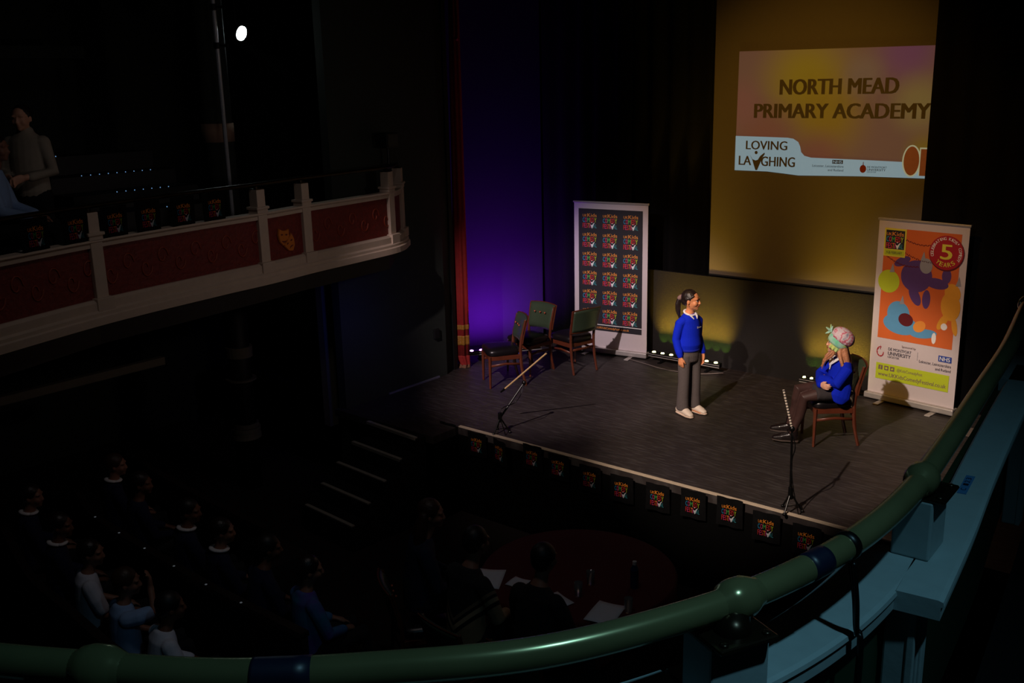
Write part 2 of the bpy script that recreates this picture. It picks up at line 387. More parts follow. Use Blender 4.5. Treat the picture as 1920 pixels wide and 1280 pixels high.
# projection screen and slide ---------------------------------------
scr = thing('projection_screen', 'tall projection screen glowing dull amber at the back of the stage', 'screen', (-4.5, 10.81, 1.16))
bm = BM(); boxmm(bm, (-1.31, -.005, 0), (1.45, .005, 5.2)); obj('screen_cloth', bm, M_SCREEN, scr)
bm = BM(); boxmm(bm, (-1.31, -.008, -.012), (1.45, .008, .006)); obj('bottom_batten', bm, M_BLK, scr)
SL = thing('projected_slide', 'bright projected slide reading NORTH MEAD PRIMARY ACADEMY on the amber screen', 'projection', (-4.4, 10.80, 2.43))
def slide_mat():
    m = bpy.data.materials.new('slide_light'); m.use_nodes = True; nt = m.node_tree; b = nt.nodes['Principled BSDF']
    b.inputs['Base Color'].default_value = (*lin((112, 104, 92)), 1); b.inputs['Roughness'].default_value = .95; b.inputs['Specular IOR Level'].default_value = .1
    tc = nt.nodes.new('ShaderNodeTexCoord'); sep = nt.nodes.new('ShaderNodeSeparateXYZ'); nt.links.new(tc.outputs['Object'], sep.inputs[0])
    cmb = nt.nodes.new('ShaderNodeCombineXYZ'); nt.links.new(sep.outputs[0], cmb.inputs[0]); nt.links.new(sep.outputs[2], cmb.inputs[1])
    base = None
    blobs = [((0.1, .7), .0, (78, 52, 44)), ((-.28, 1.02), .75, (104, 84, 2)), ((-.02, .62), .62, (98, 72, 6)), ((.78, 1.28), .46, (74, 34, 66)), ((.95, .75), .42, (96, 82, 44)),
             ((-.75, .38), .55, (88, 46, 38)), ((-1.05, .75), .4, (90, 50, 46)), ((-.1, .16), .42, (86, 42, 40)), ((.35, 1.05), .32, (84, 66, 52)), ((1.05, .25), .3, (92, 74, 12))]
    for (x, z), r, c in blobs:
        if base is None:
            rgb = nt.nodes.new('ShaderNodeRGB'); rgb.outputs[0].default_value = (*lin(c), 1); base = rgb.outputs[0]; continue
        dn = nt.nodes.new('ShaderNodeVectorMath'); dn.operation = 'DISTANCE'; dn.inputs[1].default_value = (x, z, 0); nt.links.new(cmb.outputs[0], dn.inputs[0])
        mr = nt.nodes.new('ShaderNodeMapRange'); mr.interpolation_type = 'SMOOTHSTEP'; mr.inputs[1].default_value = r; mr.inputs[2].default_value = r * .12; mr.inputs[3].default_value = 0; mr.inputs[4].default_value = .85
        nt.links.new(dn.outputs['Value'], mr.inputs[0])
        mx = nt.nodes.new('ShaderNodeMix'); mx.data_type = 'RGBA'; mx.inputs[7].default_value = (*lin(c), 1); nt.links.new(mr.outputs[0], mx.inputs[0]); nt.links.new(base, mx.inputs[6]); base = mx.outputs[2]
    nt.links.new(base, b.inputs['Emission Color']); b.inputs['Emission Strength'].default_value = .8
    return m
M_SLIDE = slide_mat()
M_SLIDEBAND = mat('slide_band_light', (112, 104, 92), rough=.95, emit=lin((112, 138, 146)), estr=.9, spec=.1)
M_SLIDEWHITE = mat('slide_outline_light', (112, 104, 92), rough=.95, emit=lin((140, 140, 110)), estr=.9, spec=.1)
M_SLIDEBROWN = mat('slide_brown_light', (170, 120, 100), rough=.95, emit=lin((60, 22, 14)), estr=.6, spec=.1)
M_SLINK = mat('slide_unlit_cloth', (100, 92, 80), rough=.95, scale=60, var=.05, spec=.1)
def S(x, z): return (x + 4.4, z - 2.43)
bm = BM(); poly(bm, [S(-5.51, 2.435), S(-3.2, 2.43), S(-3.2, 3.755), S(-5.5, 3.77)], 0); obj('slide_background', bm, M_SLIDE, SL)
bm = BM(); poly(bm, [S(*p) for p in [(-5.51, 2.43), (-5.1, 2.43), (-4.9, 2.415), (-4.72, 2.40), (-4.55, 2.405), (-4.0, 2.42), (-3.2, 2.425), (-3.2, 2.58), (-4.0, 2.595), (-4.58, 2.602), (-4.66, 2.62), (-4.70, 2.66), (-4.715, 2.72), (-4.74, 2.77), (-4.80, 2.805), (-4.87, 2.815), (-5.15, 2.82), (-5.51, 2.825)]], -.002); obj('slide_banner_band', bm, M_SLIDEBAND, SL)
def stext(nm, s, x0, z0, x1, z1, b=.02, m=None, y=-.005):
    (a, c), (d, e) = S(x0, z0), S(x1, z1)
    return label_text(nm, s, a, c, d, e, m or M_SLINK, SL, y, b)
stext('lettering', 'NORTH MEAD', -4.99, 3.285, -3.665, 3.452, .10)
stext('lettering', 'PRIMARY ACADEMY', -5.29, 3.03, -3.325, 3.19, .10)
stext('lettering', 'LOVING', -5.375, 2.675, -4.865, 2.775, .055)
stext('lettering', 'LA', -5.46, 2.495, -5.30, 2.60, .055)
stext('lettering', 'GHING', -5.18, 2.49, -4.765, 2.60, .055)
bm = BM(); figure(bm, *(lambda a: (a[0], a[1]))(S(-5.235, 2.455)), S(0, 2.645)[1], -.005, 0, 1.0); obj('logo_figure', bm, M_SLINK, SL)
M_SLDARK = mat('slide_dark_lettering', (70, 64, 60), rough=.95, spec=.1)
bm = BM(); a, c = S(-4.335, 2.545); poly(bm, [(a, c), (a + .12, c), (a + .12, c + .04), (a, c + .04)], -.004); obj('logo_block', bm, M_SLDARK, SL)
stext('lettering', 'NHS', -4.325, 2.551, -4.225, 2.579, .03, M_SLIDEBAND, -.006)
stext('lettering', 'Leicester, Leicestershire', -4.56, 2.500, -4.205, 2.530, .01, M_SLDARK)
stext('lettering', 'and Rutland', -4.38, 2.463, -4.205, 2.488, .01, M_SLDARK)
M_SLRED = mat('slide_red_mark', (150, 60, 40), rough=.95, spec=.1)
bm = BM(); a, c = S(-3.99, 2.50); disc(bm, a, c, .035, .042, -.004); poly(bm, [(a - .006, c), (a + .006, c), (a + .004, c + .075), (a - .002, c + .075)], -.0045); obj('crest', bm, M_SLRED, SL)
stext('lettering', 'DE MONTFORT', -3.945, 2.512, -3.735, 2.532, .02, M_SLDARK)
stext('lettering', 'UNIVERSITY', -3.945, 2.482, -3.745, 2.506, .02, M_SLDARK)
stext('lettering', 'LEICESTER', -3.945, 2.463, -3.845, 2.476, .01, M_SLDARK)
bm = BM(); a, c = S(-3.485, 2.60); disc(bm, a, c, .095, .165, -.003); obj('shape_outline', bm, M_SLIDEWHITE, SL)
bm = BM(); disc(bm, a, c, .08, .15, -.004); obj('shape', bm, M_SLIDEBROWN, SL)
bm = BM(); a, c = S(-3.395, 2.45); poly(bm, [(a - .012, c), (a + .2, c), (a + .2, c + .29), (a - .012, c + .29)], -.0035); obj('box_outline', bm, M_SLIDEWHITE, SL)
bm = BM(); poly(bm, [(a, c), (a + .2, c), (a + .2, c + .275), (a, c + .275)], -.0045); obj('box_panel', bm, M_SLIDEBROWN, SL)

# ================================================================== ROLL-UP BANNERS
def banner_base(t, Wd, Ht, front):
    bm = BM(); boxmm(bm, (-Wd / 2, -.006, .05), (Wd / 2, .0, Ht)); obj('printed_sheet', bm, front, t)
    bm = BM(); boxmm(bm, (-Wd / 2 - .012, -.018, Ht - .012), (Wd / 2 + .012, .014, Ht + .012)); obj('top_rail', bm, M_ALU, t, bevel=.004)
    bm = BM(); boxmm(bm, (-Wd / 2 - .018, -.06, .018), (Wd / 2 + .018, .06, .085)); obj('base_cassette', bm, M_ALU, t, bevel=.012)
    for s in (-1, 1):
        bm = BM(); boxmm(bm, (s * Wd * .30 - .03, -.19, 0), (s * Wd * .30 + .03, .0, .014)); obj('foot', bm, M_ALU, t, bevel=.004)
    bm = BM(); cyl(bm, (0, .03, .05), (0, .03, Ht - .01), .009); obj('support_pole', bm, M_BLKMETAL, t)
def rz_of(a, b): return math.atan2(b[1] - a[1], b[0] - a[0])
A, B = (-7.59, 10.44), (-6.55, 10.60)
b1 = thing('rollup_banner', 'white-bordered dark roll-up banner covered with eighteen repeated festival logos', 'banner', ((A[0] + B[0]) / 2, (A[1] + B[1]) / 2, 0), rz_of(A, B))
Wd, Ht = 1.03, 1.985
banner_base(b1, Wd, Ht, M_WHITE)
bm = BM(); poly(bm, [(-.45, .31), (.445, .31), (.445, 1.90), (-.45, 1.90)], -.0085); obj('dark_print', bm, M_DARKPRINT, b1)
lm = None
for r in range(6):
    for c in range(3):
        if lm is None:
            o = obj('festival_logo', logo_bm(.2, .185, 0), LOGO_M, b1); lm = o.data
        else:
            o = bpy.data.objects.new('festival_logo', lm); COL.objects.link(o); o.parent = b1
        o.location = (-.39 + c * .287, -.0105, 1.655 - r * .248)
bm = BM(); poly(bm, [(-.45, .385), (.445, .385), (.445, .395), (-.45, .395)], -.0105); obj('white_rule', bm, M_WHITEP, b1)
label_text('lettering', 'www.UKKidsComedyFestival.co.uk', -.26, .328, .27, .366, M_TANP, b1, -.0105, .02)

A, B = (-3.72, 10.66), (-2.77, 10.53)
b2 = thing('rollup_banner', 'white roll-up banner with orange picture, red disc with a yellow 5 and lime web strip', 'banner', ((A[0] + B[0]) / 2, (A[1] + B[1]) / 2, 0), rz_of(A, B))
Wd, Ht = .96, 2.0
banner_base(b2, Wd, Ht, M_WHITE)
def B2(u, v): return ((u - .5) * Wd, Ht * (1 - v))   # fractions of the sheet, from its top left corner
def quad(nm, u0, v0, u1, v1, m, y):
    (a, c), (d, e) = B2(u0, v0), B2(u1, v1); bm = BM(); poly(bm, [(a, e), (d, e), (d, c), (a, c)], y); return obj(nm, bm, m, b2)
def btext(s, u0, v0, u1, v1, m, y=-.012, b=.0):
    (a, c), (d, e) = B2(u0, v0), B2(u1, v1); return label_text('lettering', s, a, e, d, c, m, b2, y, b)
quad('orange_picture', .075, .045, .925, .645, M_ORANGE, -.0085)
# plain coloured shapes standing in for the picture's figures
def bub(nm, m, parts, y=-.0095):
    bm = BM()
    for k, (u, v, ru, rv, ro) in enumerate(parts):
        x, z = B2(u, v); disc(bm, x, z, ru * Wd, rv * Ht, y - k * .00006, rot=ro)
    return obj(nm, bm, m, b2)
bub('violet_shape', M_PURPLE, [(.47, .285, .175, .085, -.5), (.30, .215, .10, .022, .5), (.70, .31, .13, .028, -.1), (.80, .265, .05, .04, 0), (.47, .39, .055, .055, .5), (.60, .40, .045, .05, 0)])
bub('lime_shape', M_LIME, [(.16, .33, .125, .062, .1)])
bub('amber_shape', M_AMBERP, [(.88, .35, .085, .05, .3), (.87, .42, .105, .075, .1), (.80, .505, .04, .05, -.5), (.93, .52, .03, .05, .2)])
bub('blue_shape', M_LBLUE, [(.33, .555, .20, .055, -.1), (.30, .50, .13, .07, .2), (.60, .585, .15, .025, .15)], -.0102)
bub('maroon_shape', M_DRED, [(.39, .525, .085, .035, -.2)], -.0112)
bub('cream_shape', M_TANP, [(.55, .55, .06, .036, -.9)], -.0116)
bub('white_shape', M_WHITEP, [(.72, .60, .025, .03, 0), (.82, .53, .035, .018, 0)], -.0112)
bub('pale_shape', M_GREYP, [(.57, .225, .07, .04, 0)], -.0112)
for (u, v) in ((.53, .175), (.19, .255), (.33, .42), (.93, .285)):
    x, z = B2(u, v); bm = BM(); poly(bm, [(x - .025, z - .05), (x + .03, z - .045), (x + .006, z + .05)], -.0114); obj('grey_cone', bm, M_GREYP, b2)
bm = BM()
for (u0, v0, u1, v1) in ((.25, .085, .68, .11), (.28, .16, .75, .20), (.10, .19, .48, .235)):
    for k in range(22):
        f = k / 21; x, z = B2(u0 + (u1 - u0) * f, v0 + (v1 - v0) * f + .02 * math.sin(f * PI)); disc(bm, x, z, .012, .005, -.0112, 6, rot=.8 * (-1) ** k)
obj('leafy_garland', bm, M_DRED, b2)
# red disc
bm = BM(); x, z = B2(.775, .145); disc(bm, x + .004, z - .008, .183, .183, -.0120, 40); obj('disc_shadow', bm, M_DRED, b2)
bm = BM(); disc(bm, x, z, .176, .176, -.0126, 40); obj('red_disc', bm, M_RED, b2)
label_text('lettering', '5', x - .06, z - .07, x + .065, z + .085, M_YEL, b2, -.014, .06)
def arc_text(s, cx, cz, r, a0, a1, h, m, inward=False):
    bm = BM(); n = len(s)
    for k, ch in enumerate(s):
        if ch == ' ': continue
        a = math.radians(a0 + (a1 - a0) * k / (n - 1)); wd = h * (.35 if ch in "I'" else .8)
        ph = a - PI / 2 if not inward else a + PI / 2
        ox, oz = cx + r * math.cos(a), cz + r * math.sin(a)
        add_text(bm, ch, -wd / 2, -h / 2 if ch != "'" else 0, wd / 2, h / 2, -.014, .03, 0, xf=lambda X, Z, ph=ph, ox=ox, oz=oz: (ox + X * math.cos(ph) - Z * math.sin(ph), oz + X * math.sin(ph) + Z * math.cos(ph)))
    return obj('lettering', bm, m, b2)
arc_text("CELEBRATING KIDS' COMEDY", x, z, .146, 195, -28, .03, M_WHITEP)
arc_text('YEARS', x, z, .125, 232, 308, .045, M_YEL, True)
# logo box
quad('logo_frame', .075, .045, .325, .195, M_YEL, -.0118); quad('logo_panel', .092, .055, .308, .155, M_DARKPRINT, -.0124)
o = obj('festival_logo', logo_bm(.19, .175, 0), LOGO_M, b2); o.location = (B2(.10, 0)[0], -.0135, B2(0, .151)[1])
quad('date_strip', .088, .16, .312, .188, M_LIME, -.0124); btext('9-26 FEBRUARY', .11, .167, .29, .181, M_INK, -.0135, .01)
btext('Sponsored by', .37, .668, .53, .684, M_MAUVE)
bm = BM(); x, z = B2(.13, .725)
for k in range(6):
    a = 2.2 + k * .75; cx, cz = x + .012 * math.cos(a), z + .016 * math.sin(a)
    pts = [(cx + r * math.cos(t) * 1.0, cz + r * math.sin(t) * 1.2) for r, seq in ((.042 - k * .004, range(0, 9)), (.034 - k * .004, range(8, -1, -1))) for t in [a - .9 + .22 * q for q in seq]]
    poly(bm, pts, -.012 - k * .0001)
poly(bm, [(x - .012, z + .03), (x - .004, z + .03), (x - .007, z + .085)], -.0128); obj('crest', bm, M_RED, b2)
btext('DE MONTFORT', .215, .692, .485, .708, M_INK, b=.01); btext('UNIVERSITY', .215, .714, .48, .734, M_INK, b=.02); btext('LEICESTER', .215, .739, .35, .749, M_INK)
quad('thin_rule', .555, .69, .558, .735, M_GREYP, -.012)
quad('blue_block', .79, .685, .935, .717, M_NHS, -.012); btext('NHS', .805, .690, .92, .712, M_WHITEP, -.0135, .03)
btext('Leicester, Leicestershire', .60 - .02, .728, .935, .746, M_INK); btext('and Rutland', .765, .753, .935, .768, M_INK)
quad('lime_strip', .085, .785, .925, .875, M_LIME, -.0118)
for k in range(3):
    quad('social_icon', .115 + k * .07, .797, .165 + k * .07, .822, M_MAUVE, -.013)
btext('f', .134, .801, .148, .822, M_LIME, -.0145, .03); bm = BM(); x, z = B2(.21, .8095); disc(bm, x, z, .014, .014, -.0145); obj('icon_ring', bm, M_LIME, b2)
bm = BM(); x, z = B2(.28, .8095); disc(bm, x, z, .015, .010, -.0145, 8, rot=.5); obj('icon_bird', bm, M_LIME, b2)
btext('@KidsComedyFest', .335, .80, .63, .822, M_MAUVE, -.013, .01); btext('www.UKKidsComedyFestival.co.uk', .115, .835, .90, .864, M_MAUVE, -.013, .02)

# ================================================================== LED BARS
def led_bar(x, y, rz, rgb, strength, label, L=1.):
    t = thing('led_light_bar', label, 'stage light', (x, y, 0), rz); t.scale = (L, 1, 1)
    bm = BM(); boxmm(bm, (-.5, -.035, .07), (.5, .035, .125)); obj('housing', bm, M_BLKMETAL, t, bevel=.006)
    bm = BM(); boxmm(bm, (-.5, -.043, .072), (.5, -.036, .080)); boxmm(bm, (-.5, -.043, .10), (.5, -.036, .106)); obj('side_fin', bm, M_ALU, t)
    em = mat('led_lens_' + label[:6], (40, 40, 40), rough=.3, emit=rgb, estr=strength)
    for k in range(8):
        bm = BM(); cyl(bm, (-.4375 + k * .125, -.008, .120), (-.4375 + k * .125, -.008, .135), .026, .02, 14); obj('lens', bm, em, t, smooth=False)
    for s in (-1, 1):
        bm = BM(); boxmm(bm, (s * .33 - .02, -.07, 0), (s * .33 + .02, .07, .012)); boxmm(bm, (s * .33 - .02, -.008, .01), (s * .33 + .02, .008, .07)); obj('foot', bm, M_BLKMETAL, t)
    return t
barA = led_bar(-5.985, 10.56, 0, (1, .95, .35), 9, 'yellow LED light bar on the floor behind the standing girl, beside the logo banner')
barB = led_bar(-4.13, 10.6, 0, (1, .95, .36), 9, 'yellow LED light bar on the floor behind the seated girl, beside the picture banner', .70)
barC = led_bar(-8.13, 9.62, math.atan2(.70, .5), (.75, .28, 1), 8, 'violet LED light bar on the floor behind the three empty chairs')
for t, dx in ((barB, .28), (barC, .16)):
    bm = BM(); cyl(bm, (dx, -.05, .045), (dx + .05, -.05, .045), .02); obj('power_plug', bm, mat('blue_plug_glow', (40, 80, 220), rough=.4, emit=(.02, .08, .6), estr=.5), t)  # emission added to lift the plug's blue; it is no lamp
bm = BM(); cyl(bm, (.10, -.05, .045), (.15, -.05, .045), .02); obj('power_plug', bm, mat('white_plug', (210, 210, 225), rough=.4), barC)
bm = BM(); tube(bm, catmull([(-6.75, 10.45, .008), (-6.45, 10.38, .008), (-6.1, 10.3, .008), (-5.7, 10.36, .008), (-5.42, 10.5, .03)], 6), .006, 8); tag(obj('power_cable', bm, mat('grey_cable', (110, 100, 95)), smooth=True), 'thin grey power cable lying in front of the light bar behind the standing girl', 'cable')
AMB = (1, .60, .05); GRN = (.38, .95, .05)
for bx, L in ((-5.985, 1.), (-4.13, .70)):
    strip((bx, 10.60, .17), (0, .10, 1), L, 2 * L, AMB, 40)
    strip((bx, 10.63, .16), (0, .42, 1), L, 12 * L, AMB, 48)
    for k in range(8):
        x = bx + (-.4375 + k * .125) * L
        light('SPOT', 'led_beam', (x, 10.66, .15), (x, 10.79, .27), 2.6 * L, GRN, cone=50, blend=.6, soft=.008)
for k in range(4):
    f = -.36 + k * .24; p = V((-8.13, 9.62, .15)) + V((.5812, .8137, 0)) * f; q = p + V((-.8137, .5812, 0)) * .5
    light('SPOT', 'led_beam', p, (q.x, q.y, .62), 85, (.28, .02, 1), cone=125, blend=1, soft=.02)
light('SPOT', 'led_beam', (-8.05, 9.28, .18), (-8.2, 9.02, 2.4), 26, (1, .03, .32), cone=50, blend=1, soft=.02)
light('SPOT', 'led_beam', (-7.95, 9.85, .15), (-7.2, 9.72, .45), 1.3, (.42, .08, 1), cone=60, blend=1, soft=.02)
# ================================================================== CHAIRS
def make_chair():
    t = thing('dining_chair', 'x', 'chair')
    # seat cushion: crowned pad, wider at the front
    bm = BM(); n = 12; rows = []
    def outl(k):
        a = 2 * PI * k / 32; c, s = math.cos(a), math.sin(a); e = .42
        x = math.copysign(abs(c) ** e, c); y = math.copysign(abs(s) ** e, s)
        return x * (.205 + .02 * y), y * .205
    prof = [(.93, .385), (1.0, .40), (1.01, .43), (.97, .455), (.80, .472), (.45, .480), (.1, .482)]
    for k_, z in prof: rows.append([bm.verts.new((outl(i)[0] * k_, outl(i)[1] * k_ + .01, z)) for i in range(32)])
    for a, b in zip(rows, rows[1:]):
        for i in range(32): bm.faces.new((a[i], a[(i + 1) % 32], b[(i + 1) % 32], b[i]))
    bm.faces.new(rows[0][::-1]); bm.faces.new(rows[-1]); obj('seat', bm, M_BLKLEATHER, t, smooth=True)
    bm = BM()
    for s in (-1, 1): box(bm, (s * .185, 0, .36), (.022, .35, .05))
    box(bm, (0, .185, .36), (.36, .022, .05)); box(bm, (0, -.165, .36), (.34, .022, .05)); obj('seat_frame', bm, M_WOOD, t, bevel=.004)
    for s in (-1, 1):
        bm = BM(); tube(bm, [(s * .195, .19, .0), (s * .192, .188, .2), (s * .19, .185, .385)], [.015, .019, .023], 4, cap=False); obj('leg', bm, M_WOOD, t, bevel=.004)
        bm = BM(); tube(bm, catmull([(s * .185, -.245, 0), (s * .182, -.20, .2), (s * .182, -.185, .42), (s * .188, -.205, .60), (s * .20, -.25, .80)], 5), [(.015, .017)] * 5 + [(.016, .021)] * 11 + [(.013, .015)] * 5, 6, cap=False); obj('leg', bm, M_WOOD, t, bevel=.003)
    for s in (-1, 1):
        bm = BM(); tube(bm, [(s * .19, .18, .27), (s * .184, 0, .285), (s * .182, -.185, .27)], [(.008, .015)] * 3, 8, cap=False); obj('stretcher', bm, M_WOOD, t, smooth=True)
    bm = BM(); tube(bm, [(-.187, -.19, .30), (0, -.20, .30), (.187, -.19, .30)], [(.015, .008)] * 3, 8, side=(0, 0, 1), cap=False); obj('stretcher', bm, M_WOOD, t, smooth=True)
    # curved back: wood shell behind, padded leather in front
    def shell(f, th, x_in, z0, z1, bulge):
        z1 -= .03
        bm = BM(); nx, nz = 14, 8; fr, bk = [], []
        for j in range(nz + 1):
            v = j / nz; rf, rb = [], []
            for i in range(nx + 1):
                u = -1 + 2 * i / nx; x = u * (x_in + .012 * v); z = z0 + (z1 - z0) * v + .012 * (1 - u * u) * v
                y = -.185 - .075 * max(0, (z - .5) / .33) ** 1.3 - .030 * (1 - u * u) + f
                e = max(0, 1 - abs(u) ** 6) * max(0, 1 - abs(2 * v - 1) ** 6)
                rf.append(bm.verts.new((x, y + bulge * e ** .5, z))); rb.append(bm.verts.new((x, y - th, z)))
            fr.append(rf); bk.append(rb)
        for L in (fr, bk):
            for a, b in zip(L, L[1:]):
                for i in range(nx): bm.faces.new((a[i], a[i + 1], b[i + 1], b[i]))
        for i in range(nx):
            bm.faces.new((fr[0][i], fr[0][i + 1], bk[0][i + 1], bk[0][i])); bm.faces.new((fr[-1][i], fr[-1][i + 1], bk[-1][i + 1], bk[-1][i]))
        for j in range(nz):
            bm.faces.new((fr[j][0], fr[j + 1][0], bk[j + 1][0], bk[j][0])); bm.faces.new((fr[j][nx], fr[j + 1][nx], bk[j + 1][nx], bk[j][nx]))
        return bm
    obj('backrest_frame', shell(-.012, .014, .212, .515, .845, 0), M_WOOD, t, smooth=False, bevel=.003)
    obj('backrest', shell(.0, .010, .196, .505, .84, .028), M_GREENLEATHER, t, smooth=True)
    obj('backrest_rear_cover', shell(-.027, .005, .190, .53, .83, 0), M_GREENLEATHER, t, smooth=True)
    for x in (-.085, 0, .085):
        bm = BM(); ell(bm, (x, -.205 + .001 - .030 * (1 - (x / .2) ** 2) + .030, .715), (.012, .010, .012), seg=12); obj('button', bm, M_BUTTON, t, smooth=True)
    return t
def copy_tree(o, parent=None, depth=0):
    c = o.copy(); COL.objects.link(c)
    if parent: c.parent = parent
    for ch in [x for x in COL.objects if x.parent == o]: copy_tree(ch, c)
    return c
def heading(dx, dy): return math.atan2(-dx, dy)
chair0 = make_chair()
CH = [((-3.55, 9.11), (-.77, -.64), 'mahogany chair with green leather back that the seated girl sits on'),
      ((-7.41, 8.72), (-.60, -.80), 'nearest of the three empty green-backed chairs, its seat turned to the left'),
      ((-7.47, 9.32), (-.10, -.99), 'empty chair facing us with three copper buttons on its green leather back'),
      ((-7.08, 9.70), (-.97, .25), 'empty chair seen from behind, standing before the logo banner')]
for i, (p, f, lab) in enumerate(CH):
    c = chair0 if i == 0 else copy_tree(chair0)
    c.location = (*p, 0.0005); c.rotation_euler = (0, 0, heading(*f)); tag(c, lab, 'chair', 'green-backed wooden chairs on the stage')

# ================================================================== MICROPHONE STANDS
def mic_stand(name, lab, base, top, boom_a, boom_b, striped):
    t = thing(name, lab, 'microphone stand', base)
    B_ = V(base); T_ = V(top) - B_; a, b = V(boom_a) - B_, V(boom_b) - B_
    bm = BM(); cyl(bm, (0, 0, .16), T_, .011, .009, 12); obj('pole', bm, M_BLKMETAL, t, smooth=False)
    bm = BM(); cyl(bm, (0, 0, .12), (0, 0, .22), .022, .02, 12); obj('leg_hub', bm, M_BLKMETAL, t)
    for k in range(3):
        an = .5 + k * 2 * PI / 3; bm = BM(); cyl(bm, (0, 0, .17), (.10 * math.cos(an), .10 * math.sin(an), .012), .008); ell(bm, (.10 * math.cos(an), .10 * math.sin(an), .014), (.016, .016, .014), seg=8); obj('leg', bm, M_BLKMETAL, t)
    bm = BM(); ell(bm, T_, (.024, .02, .026), seg=10); obj('boom_clamp', bm, M_BLKMETAL, t, smooth=True)
    m = mat('brass_tube', (205, 170, 120), rough=.4, metal=.2) if not striped else mat('pale_striped_tube', (205, 190, 175), rough=.45)
    bm = BM(); cyl(bm, a, b, .009, .009, 12); obj('boom', bm, m, t)
    if striped:
        for k in range(14):
            p = a.lerp(b, (k + .5) / 14); q = a.lerp(b, (k + .8) / 14); bm = BM(); cyl(bm, p, q, .0102, .0102, 12); obj('stripe', bm, M_BLKMETAL, t)
    else:
        bm = BM(); cyl(bm, a, a + (a - b).normalized() * .07, .014, .008, 12); obj('counterweight', bm, M_BLKMETAL, t)
    cp = catmull([T_ * .95 + V((.01, -.012, 0)), T_ * .8 + V((.04, -.02, 0)), T_ * .62 + V((.014, -.016, 0)), V((.03, -.03, .25)), V((.09, -.03, .01))], 6)
    bm = BM(); tube(bm, cp, .0045, 6); obj('cable', bm, M_BLKMETAL, t, smooth=True)
    return t
mic_stand('microphone_stand', 'microphone stand leaning at the left stage edge with its long pale boom pointing up', (-6.30, 7.36, 0), (-6.17, 7.60, .50), (-6.39, 7.56, .41), (-5.92, 7.66, .84), False)
mic_stand('microphone_stand', 'upright striped-tip microphone stand at the stage edge in front of the seated girl', (-3.12, 7.30, 0), (-3.14, 7.31, .72), (-3.14, 7.31, .72), (-3.225, 7.30, 1.04), True)

# ================================================================== STAIRS, STAGE BUNTING
st = thing('staircase', 'black staircase with pale nosings climbing from the stalls to the left end of the stage', 'stairs', (-7.31, 6.77, -.95), math.radians(-4.5))
for k in range(5):
    z = .95 - .17 * k
    bm = BM(); boxmm(bm, (-.42, -.22 * (k + 0) - .0 if k else -.0, 0), (.42, -.215 * k + .215 if k else .12, z - .012)) if k else boxmm(bm, (-.42, -.0, 0), (.42, .11, z - .012)); obj('step', bm, M_BLK, st)
    bm = BM(); boxmm(bm, (-.395, -.213 * k - .012, z - .03), (.395, -.213 * k + .028, z)); obj('nosing', bm, mat('pale_nosing', (165, 160, 150), rough=.7), st)

FX = [(-6.89, -.10), (-6.48, -.12), (-6.14, -.12), (-5.76, -.10), (-5.43, -.12), (-5.06, -.15), (-4.70, -.16), (-4.32, -.15), (-3.96, -.12), (-3.61, -.10), (-3.27, -.14), (-2.92, -.16)]
def flag_bm():
    bm = BM(); n = 8
    r = [[bm.verts.new((-.12 + .24 * i / n, .006 * math.sin(i * 1.3 + j), .13 - .26 * j / 4)) for i in range(n + 1)] for j in range(5)]
    for a, b in zip(r, r[1:]):
        for i in range(n): bm.faces.new((a[i], a[i + 1], b[i + 1], b[i]))
    return bm
flag0 = None
def place_flag(loc, rz, lab, grp):
    global flag0
    if flag0 is None:
        flag0 = thing('bunting_flag', lab, 'bunting'); obj('flag_cloth', flag_bm(), mat('black_bunting', (9, 9, 10), rough=.9, spec=.1), flag0)
        o = obj('festival_logo', logo_bm(.135, .145, 0), [mat('bunting_dimmed_ink_%d' % i, c, rough=.8, spec=.1) for i, c in enumerate([(190, 112, 36), (38, 104, 140), (150, 40, 84), (50, 122, 56), (150, 36, 36), (124, 136, 30), (160, 160, 165), (40, 100, 108)])], flag0); o.location = (-.0675, -.011, -.075); c = flag0  # logo inks darkened to paint in the dim light on the flags
    else: c = copy_tree(flag0)
    c.location = loc; c.rotation_euler = (0, 0, rz); tag(c, lab, 'bunting', grp); return c
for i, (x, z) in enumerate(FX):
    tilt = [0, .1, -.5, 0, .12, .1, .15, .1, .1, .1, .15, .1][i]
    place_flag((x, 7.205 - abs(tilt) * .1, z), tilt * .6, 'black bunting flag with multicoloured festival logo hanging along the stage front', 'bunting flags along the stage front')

# ================================================================== FAR BALCONY
FP = catmull([(-6.75, 1.5, 0), (-7.1, 2.8, 0), (-7.37, 3.82, 0), (-7.52, 4.9, 0), (-7.58, 5.54, 0), (-7.68, 6.13, 0), (-7.75, 6.8, 0), (-7.84, 7.42, 0), (-8.08, 7.80, 0)], 8)
def at_y(path, y):
    for a, b in zip(path, path[1:]):
        if a.y <= y <= b.y:
            f = (y - a.y) / (b.y - a.y); t = (b - a).normalized(); return a.lerp(b, f), t
    return path[-1], (path[-1] - path[-2]).normalized()
def sub(path, y0, y1):
    return [at_y(path, y0)[0]] + [p for p in path if y0 < p.y < y1] + [at_y(path, y1)[0]]
fb = thing('balcony_front', 'curved cream balcony front with red relief panels on the far side of the auditorium', 'balcony')
